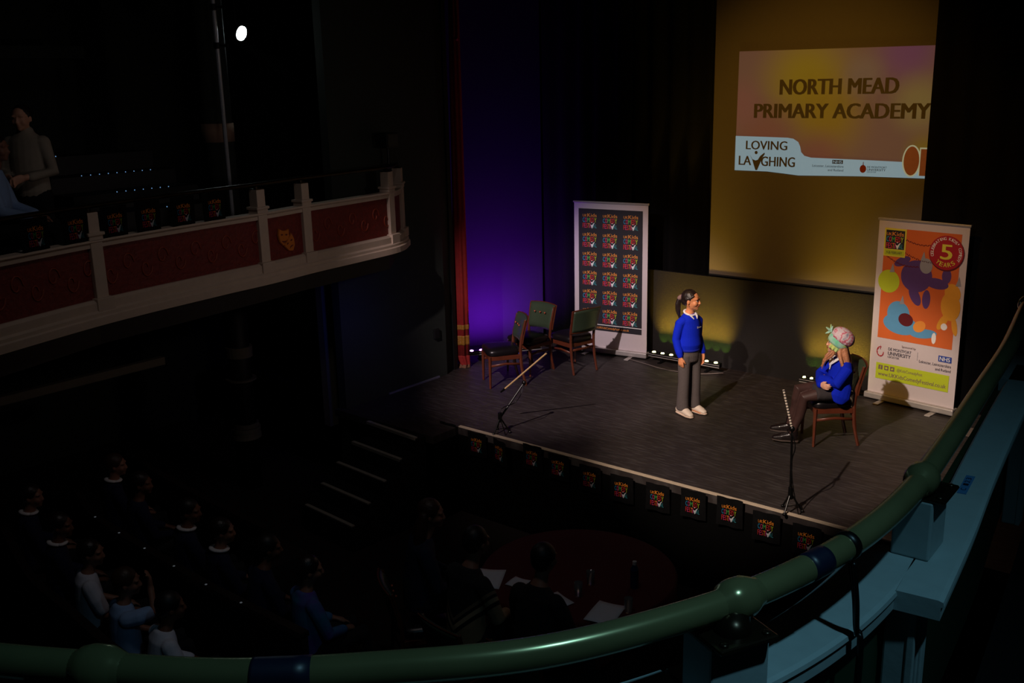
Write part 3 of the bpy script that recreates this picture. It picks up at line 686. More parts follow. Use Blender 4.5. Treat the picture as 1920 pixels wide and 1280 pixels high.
# outward (auditorium) side is the right of travel -> negative offsets
bm = BM(); sweep(bm, FP, [(.05, 2.33), (.05, 2.39), (-.055, 2.39), (-.06, 2.375), (-.045, 2.36), (-.045, 2.33)]); obj('ledge', bm, M_CREAM, fb)
bm = BM(); sweep(bm, FP, [(.03, 1.93), (.03, 1.74), (-.02, 1.74), (-.11, 1.74), (-.11, 1.80), (-.095, 1.81), (-.095, 1.835), (-.07, 1.85), (-.07, 1.91), (-.045, 1.93)]); obj('base_moulding', bm, M_CREAM, fb)
PY = [2.2, 3.82, 5.54, 6.13, 7.40, 7.79]
for y0, y1 in zip([1.6] + PY, PY):
    if y1 - y0 < .1: continue
    bm = BM(); sweep(bm, sub(FP, y0 + .03, y1 - .03), [(.03, 1.93), (.03, 2.33), (-.02, 2.33), (-.02, 1.93)]); obj('red_panel', bm, M_REDPANEL, fb)
    # raised scrolls on the panel
    bm = BM(); n = int((y1 - y0) / .16)
    if y1 - y0 > .8:
        for k in range(n):
            p, t = at_y(FP, y0 + .12 + (y1 - y0 - .2) * k / max(1, n - 1)); nr = V((t.y, -t.x, 0)); s = 1 if k % 2 else -1
            pts = [p + nr * .022 + t * (.06 * math.cos(a) * (1 - a / 9)) + V((0, 0, 2.13 + s * .035 + s * .085 * math.sin(a) * (1 - a / 9))) for a in [q * .55 for q in range(12)]]
            tube(bm, pts, .007, 6)
        obj('scroll_relief', bm, mat('dull_red_gilt', (140, 52, 26), rough=.5), fb, smooth=True)
for y in PY:
    p, t = at_y(FP, y); rz = math.atan2(t.y, t.x)
    bm = BM(); box(bm, (p.x, p.y, 2.17), (.11, .11, .50), rz); box(bm, (p.x, p.y, 1.89), (.16, .17, .10), rz); box(bm, (p.x, p.y, 2.50), (.10, .10, .20), rz)
    box(bm, (p.x, p.y, 2.435), (.155, .14, .025), rz); box(bm, (p.x, p.y, 2.405), (.13, .12, .04), rz); obj('post', bm, M_CREAM, fb, bevel=.005)
    if y != PY[0]:
        bm = BM(); cyl(bm, (p.x, p.y, 2.60), (p.x, p.y, 2.63), .03, .02); box(bm, (p.x, p.y, 2.605), (.09, .09, .008), rz); obj('rail_bracket', bm, M_BRONZE, fb)
bm = BM(); tube(bm, [V((p.x, p.y, 2.645)) for p in FP], .019, 10); obj('handrail', bm, M_BRONZE, fb, smooth=True)
# comedy and tragedy masks on the short panel
p, t = at_y(FP, 5.83); nr = V((t.y, -t.x, 0))
def mask(cx, cz, tilt, s, sad):
    bm = BM(); O = p + nr * .028
    def P3(x, z, d=0):
        X = x * math.cos(tilt) - z * math.sin(tilt) + cx; Z = x * math.sin(tilt) + z * math.cos(tilt) + cz
        return O + t * X * 1.0 + V((0, 0, 2.12 + Z)) + nr * d
    pts = [(-.07, .07), (-.035, .055), (0, .05), (.035, .055), (.07, .07), (.075, 0), (.05, -.06), (0, -.095), (-.05, -.06), (-.075, 0)]
    f0 = [bm.verts.new(P3(x * s, z * s, .0)) for x, z in pts]; f1 = [bm.verts.new(P3(x * s * .92, z * s * .92, .014)) for x, z in pts]
    bm.faces.new(f0); bm.faces.new(f1)
    for i in range(10): bm.faces.new((f0[i], f0[(i + 1) % 10], f1[(i + 1) % 10], f1[i]))
    o = obj('theatre_mask', bm, M_GOLD, fb)
    bm = BM(); k = -1 if sad else 1
    for ex in (-.03, .03): bm.faces.new([bm.verts.new(P3((ex + .016 * math.cos(a)) * s, (.012 + .008 * math.sin(a)) * s, .0155)) for a in [q * PI / 4 for q in range(8)]])
    arc = [(-.035 + .07 * q / 6, -.045 - k * .016 * math.sin(PI * q / 6)) for q in range(7)]; arc2 = [(x, z + .014 * math.sin(PI * i / 6) * k) for i, (x, z) in enumerate(arc)]
    bm.faces.new([bm.verts.new(P3(x * s, z * s, .0155)) for x, z in arc + arc2[::-1][1:-1]])
    obj('mask_opening', bm, M_DRED, o)
mask(-.03, .02, -.12, 1.0, False); mask(.045, -.055, .45, 1.0, True)
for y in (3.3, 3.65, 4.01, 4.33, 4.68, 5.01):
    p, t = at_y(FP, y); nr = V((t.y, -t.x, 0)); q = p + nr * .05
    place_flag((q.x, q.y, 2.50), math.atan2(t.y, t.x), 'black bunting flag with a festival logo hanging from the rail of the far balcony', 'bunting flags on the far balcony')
# things up on the far balcony
tg = thing('seating_tier', 'dark stepped seating tiers behind the far balcony with tiny blue step lights', 'steps', (-9.2, 5.2, 1.74))
for k, (x, z, y0, n) in enumerate([(-8.8, .65, 5.18, 5), (-9.2, .80, 5.09, 7), (-9.6, .95, 4.96, 9), (-10.0, 1.13, 4.83, 2)]):
    bm = BM(); boxmm(bm, (x + 9.2 - .4, -.55, 0), (x + 9.2 - .004, .80, z - .01)); obj('tier', bm, M_BLK, tg)
    for i in range(n):
        bm = BM(); ell(bm, (x + 9.2 + .001, y0 - 5.2 + .094 * i, z), (.005, .005, .005), seg=8); obj('step_light', bm, mat('blue_pinpoint', (20, 20, 30), emit=(.25, .55, 1), estr=.55), tg)
bm = BM(); cyl(bm, (0, 0, 0), (0, 0, 5.2), .16, .15, 28); o = thing('cast_iron_column', 'tall dark column behind the far balcony rail with a pale band of wrapping', 'column', (-9.2, 6.3, 1.74)); obj('shaft', bm, M_PLASTER, o, smooth=True)
bm = BM(); cyl(bm, (0, 0, 1.21), (0, 0, 1.40), .168, .168, 28); obj('wrapping', bm, mat('beige_wrap', (150, 120, 100), rough=.8), o, smooth=True)
o = thing('cast_iron_column', 'dark column standing in the stalls under the far balcony with a pale ringed foot', 'column', (-9.2, 6.3, -.95))
bm = BM(); cyl(bm, (0, 0, 0), (0, 0, 2.5), .13, .12, 24); obj('shaft', bm, M_BLK, o, smooth=True)
bm = BM()
for z, r in ((.60, .17), (.64, .155), (.68, .165), (.73, .15)): cyl(bm, (0, 0, z), (0, 0, z + .045), r, r, 24)
obj('ringed_foot', bm, mat('faded_cream_paint', (120, 112, 96)), o)
bm = BM()
for z, r in ((1.28, .17), (1.55, .15)): cyl(bm, (0, 0, z), (0, 0, z + (.02 if r > .16 else .12)), r, r, 24)
obj('collar_ring', bm, mat('faded_cream_paint', (120, 112, 96)), o)
o = thing('lighting_pole', 'slim bright steel pole rising beside the tall dark column on the far balcony', 'pole', (-8.7, 6.04, 1.74))
bm = BM(); cyl(bm, (0, 0, 0), (0, 0, 5.0), .021, .021, 14); obj('tube', bm, mat('galvanised_tube', (205, 212, 222), rough=.4, metal=.35), o, smooth=True)
for z in (2.16, 2.52): bm = BM(); cyl(bm, (0, 0, z - .03), (0, 0, z + .03), .034); cyl(bm, (0, 0, z), (.12, .05, z), .012); obj('clamp', bm, M_BLKMETAL, o)
o = thing('spotlight', 'switched-on round spotlight shining white high on the far wall', 'spotlight', (-9.36, 6.83, 4.06))
ax = V((.919, .259, -.30)).normalized(); bm = BM(); cyl(bm, -ax * .30, -ax * .012, .065, .082, 24); obj('housing', bm, M_BLKMETAL, o)
bm = BM(); cyl(bm, -ax * .012, V((0, 0, 0)), .076, .076, 28); obj('lens', bm, mat('lit_lens', (240, 240, 240), emit=(.85, 1, .98), estr=30), o)
bm = BM(); cyl(bm, (-.1, 0, .1), (-.1, 0, .5), .012); box(bm, (-.1, 0, .1), (.02, .24, .03)); obj('yoke', bm, M_BLKMETAL, o)
o = thing('loudspeaker', 'small black loudspeaker on a stem above the end post of the far balcony', 'speaker', (-8.02, 7.62, 2.63))
bm = BM(); boxmm(bm, (-.10, -.09, .20), (.08, .09, .36)); obj('cabinet', bm, M_BLK, o, bevel=.008)
bm = BM(); boxmm(bm, (.08, -.075, .215), (.086, .075, .345)); obj('grille', bm, M_BLKMETAL, o)
bm = BM(); cyl(bm, (0, 0, 0), (0, 0, .2), .015); cyl(bm, (0, 0, 0), (0, 0, .01), .04); obj('stem', bm, M_BLKMETAL, o)
bm = BM(); boxmm(bm, (-8.2, 8.38, .50), (-8.17, 8.46, .62)); tag(obj('wall_box', bm, M_BLK, bevel=.004), 'small black switch box on the dark wall left of the red curtain', 'switch box')

# ================================================================== NEAR BALCONY
NP = catmull([(-1.95, .25, 0), (-1.69, .46, 0), (-1.45, .60, 0), (-1.22, .74, 0), (-1.04, .90, 0), (-.865, 1.09, 0), (-.74, 1.32, 0), (-.665, 1.53, 0), (-.62, 1.77, 0), (-.612, 2.05, 0), (-.64, 2.40, 0), (-.69, 2.88, 0), (-.75, 3.43, 0), (-.85, 4.13, 0), (-.90, 4.7, 0)], 8)
nb = thing('balcony_front', 'pale blue-lit curved balcony parapet with green tubular handrail close to the camera', 'balcony')
bm = BM(); tube(bm, [V((p.x, p.y, 2.63)) for p in NP], .0262, 24); obj('handrail', bm, M_RAIL, nb, smooth=True)
P0, P1_, P2_, P3_ = V((-1.44, .605, 0)), V((-.665, 1.375, 0)), V((-.590, 2.180, 0)), V((-.80, 4.12, 0))
def ledge_seg(pth, o0, o1, z=2.45, nm='ledge'):
    bm = BM(); sweep(bm, pth, [(o0, z - .045), (o0, z - .006), (o0 - .006, z), (o1 + .006, z), (o1 - .004, z - .003), (o1 - .006, z - .012), (o1, z - .016), (o1, z - .045)]); obj(nm, bm, M_PALEPAINT, nb)
ledge_seg(sub(NP, .62, 1.36), .125, -.02); ledge_seg(sub(NP, 1.37, 2.15), .122, -.014); ledge_seg(catmull([(-.505, 1.965, 0), (-.548, 2.35, 0), (-.600, 2.74, 0), (-.665, 3.30, 0), (-.73, 3.9, 0)], 6), .095, 0); ledge_seg(sub(NP, 3.68, 4.65), .04, -.07); ledge_seg([p for p in NP if p.y < .58], .085, -.02)
bm = BM(); sweep(bm, NP, [(.055, 1.74), (.055, 2.405), (.02, 2.405), (.02, 1.74)]); obj('inner_panel', bm, M_GREENPANEL, nb)
def nposts(p, rz, sx=.10, sy=.12, pil=(-.03, 0)):
    """square block standing on the ledge with a slim moulded pilaster on the inner face below it"""
    M = Matrix.Rotation(rz, 4, 'Z'); at = lambda a, b: (p.x + (M @ V((a, b, 0))).x, p.y + (M @ V((a, b, 0))).y)
    bm = BM(); box(bm, (*at(-.034, 0), 2.520), (sx * .84, sy, .140), rz); box(bm, (*at(*pil), 2.075), (.055, .075, .67), rz); obj('post', bm, M_PALEPAINT, nb, bevel=.005)
    bm = BM()
    for k, (a, b, w_) in enumerate(((.0, -.035, .012), (.002, -.012, .010), (.004, .022, .03))): box(bm, (*at(a + pil[0] + .03, b + pil[1]), 2.07), (.018, w_, .66), rz)
    obj('pilaster_moulding', bm, M_PALEPAINT, nb, bevel=.003)
nposts(P0, math.atan2(-.84, .53)); nposts(P1_, -.45); nposts(P2_, .03, pil=(-.008, -.165)); nposts(P3_, .12)
def bracket(p, rz, ry, sx=.1, sy=.13):
    """plate on a post, short neck and the collar round the rail"""
    q, t = at_y(NP, ry); M = Matrix.Rotation(rz, 4, 'Z'); pc = p + M @ V((-.018, 0, 0))
    bm = BM(); box(bm, (pc.x, pc.y, 2.594), (sx, sy, .010), rz)
    o = obj('rail_bracket', bm, M_BRONZE, nb, bevel=.012)
    bm = BM(); tube(bm, [V((pc.x, pc.y, 2.595)), V((pc.x, pc.y, 2.60)).lerp(V((q.x, q.y, 2.61)), .6), V((q.x, q.y, 2.62))], [.034, .026, .024], 14); obj('neck', bm, M_BRONZE, o, smooth=True)
    for s in (-1, 1):
        for r_ in (-1, 1):
            c = M @ V((s * sx * .34, r_ * sy * .36, 0)); bm = BM(); ell(bm, (pc.x + c.x, pc.y + c.y, 2.600), (.008, .008, .004), seg=12); obj('screw', bm, M_BRONZE, o, smooth=True)
    bm = BM(); c = V((q.x, q.y, 2.63)); tube(bm, [c - t * .036, c - t * .03, c - t * .012, c + t * .016, c + t * .03, c + t * .038], [.0275, .033, .0375, .0365, .031, .0275], 26); obj('collar', bm, M_RAIL, nb, smooth=True)
bracket(P0, math.atan2(-.84, .53), .64); bracket(P1_, -.45, 1.43, .105, .12); bracket(P2_, .03, 2.15, .10, .12); bracket(P3_, .12, 4.12)
def wrap(y0, y1, m, r=.0272, nm='tape_wrap'):
    bm = BM(); tube(bm, [V((p.x, p.y, 2.63)) for p in sub(NP, y0, y1)], r, 24, cap=False); obj(nm, bm, m, nb, smooth=True)
wrap(.775, .835, M_NAVYTAPE); wrap(1.60, 1.655, M_NAVYTAPE); wrap(1.722, 1.742, M_BLKMETAL, .0285)
wrap(.50, .545, M_NAVYTAPE)
# small seat label on the ledge
q, t = at_y(NP, 2.62); rz = math.atan2(t.y, t.x)
o = thing('seat_label', 'small blue rectangular label lying along the near balcony ledge', 'label', (q.x + .022, q.y, 2.4505), rz)
bm = BM(); box(bm, (0, 0, .0006), (.135, .022, .0012)); obj('label_strip', bm, mat('blue_label', (60, 120, 170), rough=.5), o)
bm = BM()
for k, s in enumerate('C123'):
    add_text(bm, s, -.045 + k * .022 + (.014 if k > 0 else 0), -.006, -.031 + k * .022 + (.014 if k > 0 else 0), .007, 0, .03)
bmesh.ops.rotate(bm, verts=bm.verts, cent=(0, 0, 0), matrix=Matrix.Rotation(-PI / 2, 3, 'X')); bmesh.ops.translate(bm, verts=bm.verts, vec=(0, 0, .0018)); obj('label_lettering', bm, M_NAVYTAPE, o)
bm = BM(); tube(bm, catmull([(-.612, 1.73, 2.600), (-.60, 1.73, 2.53), (-.597, 1.74, 2.462), (-.588, 1.74, 2.44), (-.586, 1.73, 2.30), (-.59, 1.72, 2.1), (-.588, 1.72, 1.85)], 8), .006, 8)
tube(bm, catmull([(-.605, 1.725, 2.600), (-.594, 1.722, 2.53), (-.592, 1.73, 2.462), (-.582, 1.728, 2.44), (-.578, 1.715, 2.30), (-.58, 1.70, 2.1), (-.578, 1.70, 1.85)], 8), .006, 8)
tag(obj('hanging_cable', bm, M_BLKMETAL, smooth=True), 'black cable tied to the near handrail and hanging down over the parapet ledge', 'cable')

# ================================================================== STALLS SEATING AND TABLE
def seat_row(lab, pts, z, ys):
    P_ = catmull([(x, y, 0) for x, y in pts], 8); t = thing('seat_row', lab, 'seating')
    bm = BM(); sweep(bm, P_, [(.02, -.95), (.02, z - .02), (-.03, z - .02), (-.03, -.95)]); obj('backrest', bm, mat('dark_red_velour', (22, 7, 8), rough=.9), t)
    bm = BM(); sweep(bm, P_, [(.42, -.95), (.42, -.50), (.02, -.50), (.02, -.95)]); obj('seat', bm, mat('dark_red_velour', (22, 7, 8), rough=.9), t)
    bm = BM(); sweep(bm, P_, [(.035, z - .02), (.03, z + .02), (-.035, z + .02), (-.04, z - .02)]); obj('top_rail', bm, mat('varnished_rail', (40, 32, 30), rough=.3), t)
    for x in ys:
        q = min(P_, key=lambda p: abs(p.x - x)); bm = BM(); ell(bm, (x, q.y - .02, z + .021), (.010, .010, .003), seg=12); obj('number_stud', bm, mat('steel_stud_glow', (230, 235, 240), rough=.2, metal=.6, emit=(.7, .8, .9), estr=.06), t, smooth=True)  # faint emission paints a glint on the studs
seat_row('curved row of stalls seats with bright number studs along its rail', [(-9.3, 4.3), (-8.6, 4.03), (-7.97, 3.86), (-7.06, 3.79), (-6.13, 3.74), (-5.0, 3.74)], -.12, [-7.97, -7.5, -7.06, -6.59, -6.13, -5.69])
seat_row('nearest curved row of stalls seats with a dull reddish rail', [(-9.2, 3.5), (-8.2, 3.2), (-7.33, 2.98), (-6.62, 2.91), (-5.91, 2.84), (-5.0, 2.8)], -.12, [])
seat_row('farthest curved row of stalls seats in front of the stairs', [(-9.4, 4.95), (-8.6, 4.78), (-7.6, 4.68), (-6.6, 4.62)], -.12, [])
tb = thing('round_table', 'round judging table covered with a dark red cloth in front of the stage', 'table', (-4.15, 5.74, -.95))
bm = BM(); cyl(bm, (0, 0, .70), (0, 0, .73), .74, .74, 48); obj('tabletop', bm, M_WOOD, tb)
bm = BM(); cyl(bm, (0, 0, .02), (0, 0, .70), .05); cyl(bm, (0, 0, 0), (0, 0, .03), .30, .28, 32); obj('pedestal', bm, M_BLKMETAL, tb)
bm = BM(); seg = 72; rr = [(.02, .741), (.4, .741), (.745, .741), (.758, .735), (.768, .71), (.775, .68), (.782, .64)]; rows = []
for j, (r, z) in enumerate(rr): rows.append([bm.verts.new(((r + (.02 * math.sin(9 * 2 * PI * i / seg) * max(0, j - 3) / 3)) * math.cos(2 * PI * i / seg), (r + (.02 * math.sin(9 * 2 * PI * i / seg) * max(0, j - 3) / 3)) * math.sin(2 * PI * i / seg), z)) for i in range(seg)])
for a, b in zip(rows, rows[1:]):
    for i in range(seg): bm.faces.new((a[i], a[(i + 1) % seg], b[(i + 1) % seg], b[i]))
bm.faces.new(rows[0]); o = obj('tablecloth', bm, mat('dark_red_tablecloth', (84, 8, 12), rough=.8, scale=8, bump=.1), smooth=True); o.location = (-4.15, 5.74, -.95); tag(o, 'dark red cloth draped over the round judging table', 'tablecloth')
TZ = -.2085
def paper(x, y, rz, lab, sx=.21, sy=.297, tilt=0, z=TZ + .001):
    bm = BM(); n = 6
    r = [[bm.verts.new((-sx / 2 + sx * i / n, -sy / 2 + sy * j / n, .004 * math.sin(i * .7 + j * .5) + .004)) for i in range(n + 1)] for j in range(n + 1)]
    for a, b in zip(r, r[1:]):
        for i in range(n): bm.faces.new((a[i], a[i + 1], b[i + 1], b[i]))
    o = obj('score_sheet', bm, mat('paper', (225, 225, 235), rough=.8, var=.03), smooth=True); o.location = (x, y, z); o.rotation_euler = (tilt, 0, rz)
    s = o.modifiers.new('thickness', 'SOLIDIFY'); s.thickness = .0015
    tag(o, lab, 'paper', 'papers on the judging table')
paper(-4.62, 5.22, .5, 'white sheet of paper beside the long-haired judge on the table'); paper(-4.02, 5.20, -.3, 'sheet of paper between the shawl wearer and the dark-clothed judge')
paper(-3.62, 5.33, .2, 'sheet of paper to the right of the dark-clothed judge'); paper(-4.40, 5.30, .1, 'small folded paper above the shawl wearer on the table', .14, .15)
M_GLASS = mat('drinking_glass', (235, 235, 235), rough=.03)
M_GLASS.node_tree.nodes['Principled BSDF'].inputs['Transmission Weight'].default_value = .9
def glass(x, y, lab):
    bm = BM(); seg = 20; pr = [(.026, 0), (.033, .11), (.031, .11), (.024, .008)]; rows = [[bm.verts.new((r * math.cos(2 * PI * i / seg), r * math.sin(2 * PI * i / seg), z)) for i in range(seg)] for r, z in pr]
    for a, b in zip(rows, rows[1:]):
        for i in range(seg): bm.faces.new((a[i], a[(i + 1) % seg], b[(i + 1) % seg], b[i]))
    bm.faces.new(rows[0][::-1]); bm.faces.new(rows[-1])
    o = obj('water_glass', bm, M_GLASS, smooth=True); o.location = (x, y, TZ + .0005); tag(o, lab, 'glass', 'glasses on the judging table')
glass(-4.42, 5.62, 'drinking glass behind the shawl wearer, left of the table centre'); glass(-3.95, 5.62, 'drinking glass at the centre of the judging table')
glass(-3.92, 5.42, 'drinking glass beside the dark-clothed judge\'s head'); glass(-3.50, 5.45, 'drinking glass at the right edge of the judging table')
bm = BM(); cyl(bm, (0, 0, 0), (0, 0, .15), .032, .032, 20); cyl(bm, (0, 0, .15), (0, 0, .19), .032, .013, 20); o = thing('water_bottle', 'dark blue bottle on the right part of the judging table', 'bottle', (-3.66, 5.78, TZ + .0005)); obj('bottle_body', bm, mat('blue_bottle', (24, 50, 90), rough=.2), o)
bm = BM(); cyl(bm, (0, 0, .19), (0, 0, .215), .016, .016, 16); obj('bottle_cap', bm, M_WHITEP, o)
# ================================================================== PEOPLE
X3, Y3, Z3 = V((1, 0, 0)), V((0, 1, 0)), V((0, 0, 1))
def head_geo(bm, C, R, k=1.):
    def e(c, r, Q=None): ell(bm, C + R @ (V(c) * k), [a * k for a in r], (R @ Q) if Q else R)
    e((0, -.012, .022), (.070, .088, .080)); e((0, .012, -.02), (.060, .070, .080)); e((0, .036, -.055), (.040, .042, .042)); e((0, .060, -.078), (.019, .018, .018))
    for s in (-1, 1):
        e((s * .034, .048, -.026), (.026, .028, .030)); e((s * .030, .066, .024), (.026, .014, .008))
        e((s * .071, -.010, -.010), (.007, .016, .025), Matrix.Rotation(s * .25, 3, 'Z'))
    def T(p, r, side=(1, 0, 0)): tube(bm, [C + R @ (V(q) * k) for q in p], [(a * k, b * k) for a, b in r], 10, side=R @ V(side))
    T([(0, .074, .016), (0, .084, -.006), (0, .094, -.024)], [(.006, .007), (.007, .008), (.008, .007)])
    for s in (-1, 1): e((s * .010, .090, -.028), (.007, .008, .006))
    e((0, .077, -.046), (.019, .009, .0055)); e((0, .075, -.056), (.017, .009, .006))
def face_parts(C, R, k, parent, iris=None, brow=None, lip=None):
    for s in (-1, 1):
        bm = BM(); ell(bm, C + R @ (V((s * .029, .0665, .004)) * k), [a * k for a in (.0115, .0092, .0052)], R); o = obj('eye', bm, M_EYEW, parent, smooth=True)
        bm = BM(); ell(bm, C + R @ (V((s * .029, .0738, .004)) * k), [a * k for a in (.0065, .0045, .0068)], R); obj('iris', bm, iris or M_EYED, o, smooth=True)
        bm = BM(); tube(bm, [C + R @ (V(q) * k) for q in ((s * .013, .081, .021), (s * .030, .079, .028), (s * .046, .064, .023))], [(.004 * k, .003 * k)] * 3, 8, side=R @ Z3); obj('eyebrow', bm, brow or M_HAIRD, parent, smooth=True)
        bm = BM(); tube(bm, [C + R @ (V(q) * k) for q in ((s * .014, .077, .010), (s * .030, .0785, .0145), (s * .043, .068, .009))], [(.002 * k, .002 * k)] * 3, 6, side=R @ Z3); obj('eyelashes', bm, M_HAIRD, parent, smooth=True)
    bm = BM(); tube(bm, [C + R @ (V(q) * k) for q in ((-.020, .076, -.047), (-.008, .0868, -.0485), (0, .0872, -.0495), (.008, .0868, -.0485), (.020, .076, -.047))], [(.0045 * k, .0025 * k)] * 5, 8, side=R @ Z3); obj('lips', bm, lip or M_LIP, parent, smooth=True)
def hand_geo(bm, W, D, N, T, L, curl=.35, spread=.0):
    """wrist W, direction D, palm normal N, thumb side T"""
    D, N, T = V(D).normalized(), V(N).normalized(), V(T).normalized()
    tube(bm, [W - D * L * .08, W + D * L * .12, W + D * L * .34, W + D * L * .52], [(L * .15, L * .12), (L * .17, L * .12), (L * .235, L * .105), (L * .225, L * .085)], 12, side=T)
    for k, (o, ln) in enumerate(((.185, .40), (.065, .46), (-.06, .43), (-.18, .34))):
        p = W + D * L * (.50 - .02 * abs(k - 1)) + T * L * o; pts = [p]; a = curl * .5
        for f in (.42, .33, .25):
            d = D * math.cos(a) + N * math.sin(a) + T * spread * (o * 1.5); pts.append(pts[-1] + d.normalized() * L * ln * f); a += curl * (1 + .15 * k)
        tube(bm, pts, [L * .054, L * .051, L * .046, L * .038], 10)
    p = W + D * L * .14 + T * L * .15; d = (D * .75 + T * .55 + N * .35).normalized(); q = p + d * L * .22; r = q + (D * .95 + T * .15 + N * .3).normalized() * L * .18
    tube(bm, [p, q, r], [L * .075, L * .06, L * .046], 10)

# ---- standing girl --------------------------------------------------
g = thing('person', 'standing girl in royal blue jumper, grey trousers and cream trainers, with dark ponytail', 'person', (-5.055, 9.02, 0.001), heading(.95, -.31))
Rh = Matrix.Rotation(math.radians(30), 3, 'Z') @ Matrix.Rotation(-.03, 3, 'X')
HC = V((0, .012, 1.245))
bm = BM()
tube(bm, [(0, 0, .66), (0, 0, .74), (0, 0, .82), (0, -.005, .95), (0, -.012, 1.03), (0, -.012, 1.075), (0, -.012, 1.10), (0, -.004, 1.14), (0, .004, 1.19)],
     [(.085, .065), (.088, .07), (.086, .066), (.096, .068), (.098, .060), (.080, .048), (.052, .046), (.040, .042), (.041, .044)], 20)
for s in (-1, 1):
    tube(bm, [(s * .058, 0, .66), (s * .068, .008, .52), (s * .072, .012, .37), (s * .076, -.008, .22), (s * .078, -.01, .08)], [.052, .048, .040, .038, .028])
    tube(bm, [(s * .078, -.05, .035), (s * .080, .03, .035), (s * .083, .12, .025)], [(.03, .028), (.036, .028), (.034, .018)])
    el = V((s * .152, -.038, .835)); wr = V((s * .150, .028 if s > 0 else .045, .655))
    tube(bm, [(s * .088, -.012, 1.025), (s * .118, -.015, 1.00), el, wr], [.034, .034, .028, .0225])
    hand_geo(bm, wr, (s * -.02, .10, -1), (-s * .9, -.3, 0), (-s * .2, 1, .1), .142, .42)
head_geo(bm, HC, Rh, 1.02)
flesh('body', bm, M_SKINA, g, .0042, 3)
face_parts(HC, Rh, 1.02, g)
bm = BM()
def H(p): return HC + Rh @ (V(p) * 1.02)
ell(bm, H((0, -.024, .034)), (.079, .088, .083), Rh); ell(bm, H((0, -.055, -.005)), (.066, .055, .06), Rh)
for s in (-1, 1): tube(bm, [H((s * .058, .036, .060)), H((s * .070, .010, .036)), H((s * .068, -.036, .020))], [(.010, .013), (.008, .014), (.012, .018)], 10)
tube(bm, [H((0, -.085, .03)), H((0, -.125, .015)), H((0, -.142, -.05)), H((.0, -.135, -.13)), H((0, -.115, -.20))], [(.022, .022), (.020, .022), (.032, .026), (.028, .022), (.010, .010)], 14)
flesh('hair', bm, M_HAIRD, g, .0045, 2)
bm = BM(); tube(bm, [H((0, -.112, .024)), H((0, -.126, .010))], [.026, .026], 14); obj('hair_band', bm, mat('pale_scrunchie', (140, 110, 105), rough=.7), g, smooth=True)
for s in (-1, 1): bm = BM(); ell(bm, H((s * .076, -.006, -.040)), (.0055, .0055, .0055)); obj('earring', bm, M_GOLD, g, smooth=True)
# jumper
bm = BM()
tube(bm, [(0, .002, .715), (0, .002, .735), (0, .004, .775), (0, 0, .86), (0, -.003, .95), (0, -.012, 1.03), (0, -.014, 1.075), (0, -.012, 1.102)],
     [(.116, .094), (.119, .098), (.128, .106), (.118, .096), (.122, .092), (.126, .084), (.098, .070), (.062, .056)], 26, ck=.15)
for s in (-1, 1):
    el = V((s * .155, -.040, .835)); wr = V((s * .151, .022 if s > 0 else .040, .672))
    tube(bm, [(s * .088, -.012, 1.03), (s * .128, -.016, 1.01), (s * .145, -.03, .92), el, el.lerp(wr, .5) + V((0, -.004, 0)), el.lerp(wr, .82), wr], [.052, .050, .046, .043, .041, .040, .032])
flesh('jumper', bm, M_BLUEKNIT, g, .0055, 3)
for z, r in ((.718, (.117, .095)),):
    bm = BM(); tube(bm, [(0, .002, z - .014), (0, .002, z + .012)], [r, (r[0] + .002, r[1] + .002)], 40, cap=False); obj('jumper_hem', bm, mat('royal_blue_rib', (6, 30, 165), rough=.9, scale=200, bump=.4), g, smooth=True)
bm = BM()
tube(bm, [V((.062 * math.cos(a), -.008 + .056 * math.sin(a), 1.112 - .020 * math.sin(a))) for a in [PI * 2 * q / 20 for q in range(21)]], [(.009, .013)] * 21, 8, side=(0, 0, 1), cap=False)
for s in (-1, 1):
    tube(bm, [(s * .05, .035, 1.105), (s * .035, .062, 1.085), (s * .022, .080, 1.060)], [(.016, .005), (.018, .005), (.004, .004)], 10, side=(1, 0, .3))
obj('collar', bm, M_COLLAR, g, smooth=True)
bm = BM(); poly(bm, [(-.0, -.012), (.014, -.014), (.018, .010), (.008, .004), (.004, .014), (-.004, .010)], -.0); 
for k in range(5): poly(bm, [(.022 + k * .010, -.008), (.029 + k * .010, -.008), (.029 + k * .010, .002), (.022 + k * .010, .002)], 0)
o = obj('chest_emblem', bm, M_WHITEP, g); o.location = (-.018, .0925, .965); o.rotation_euler = (0, 0, PI + .22)
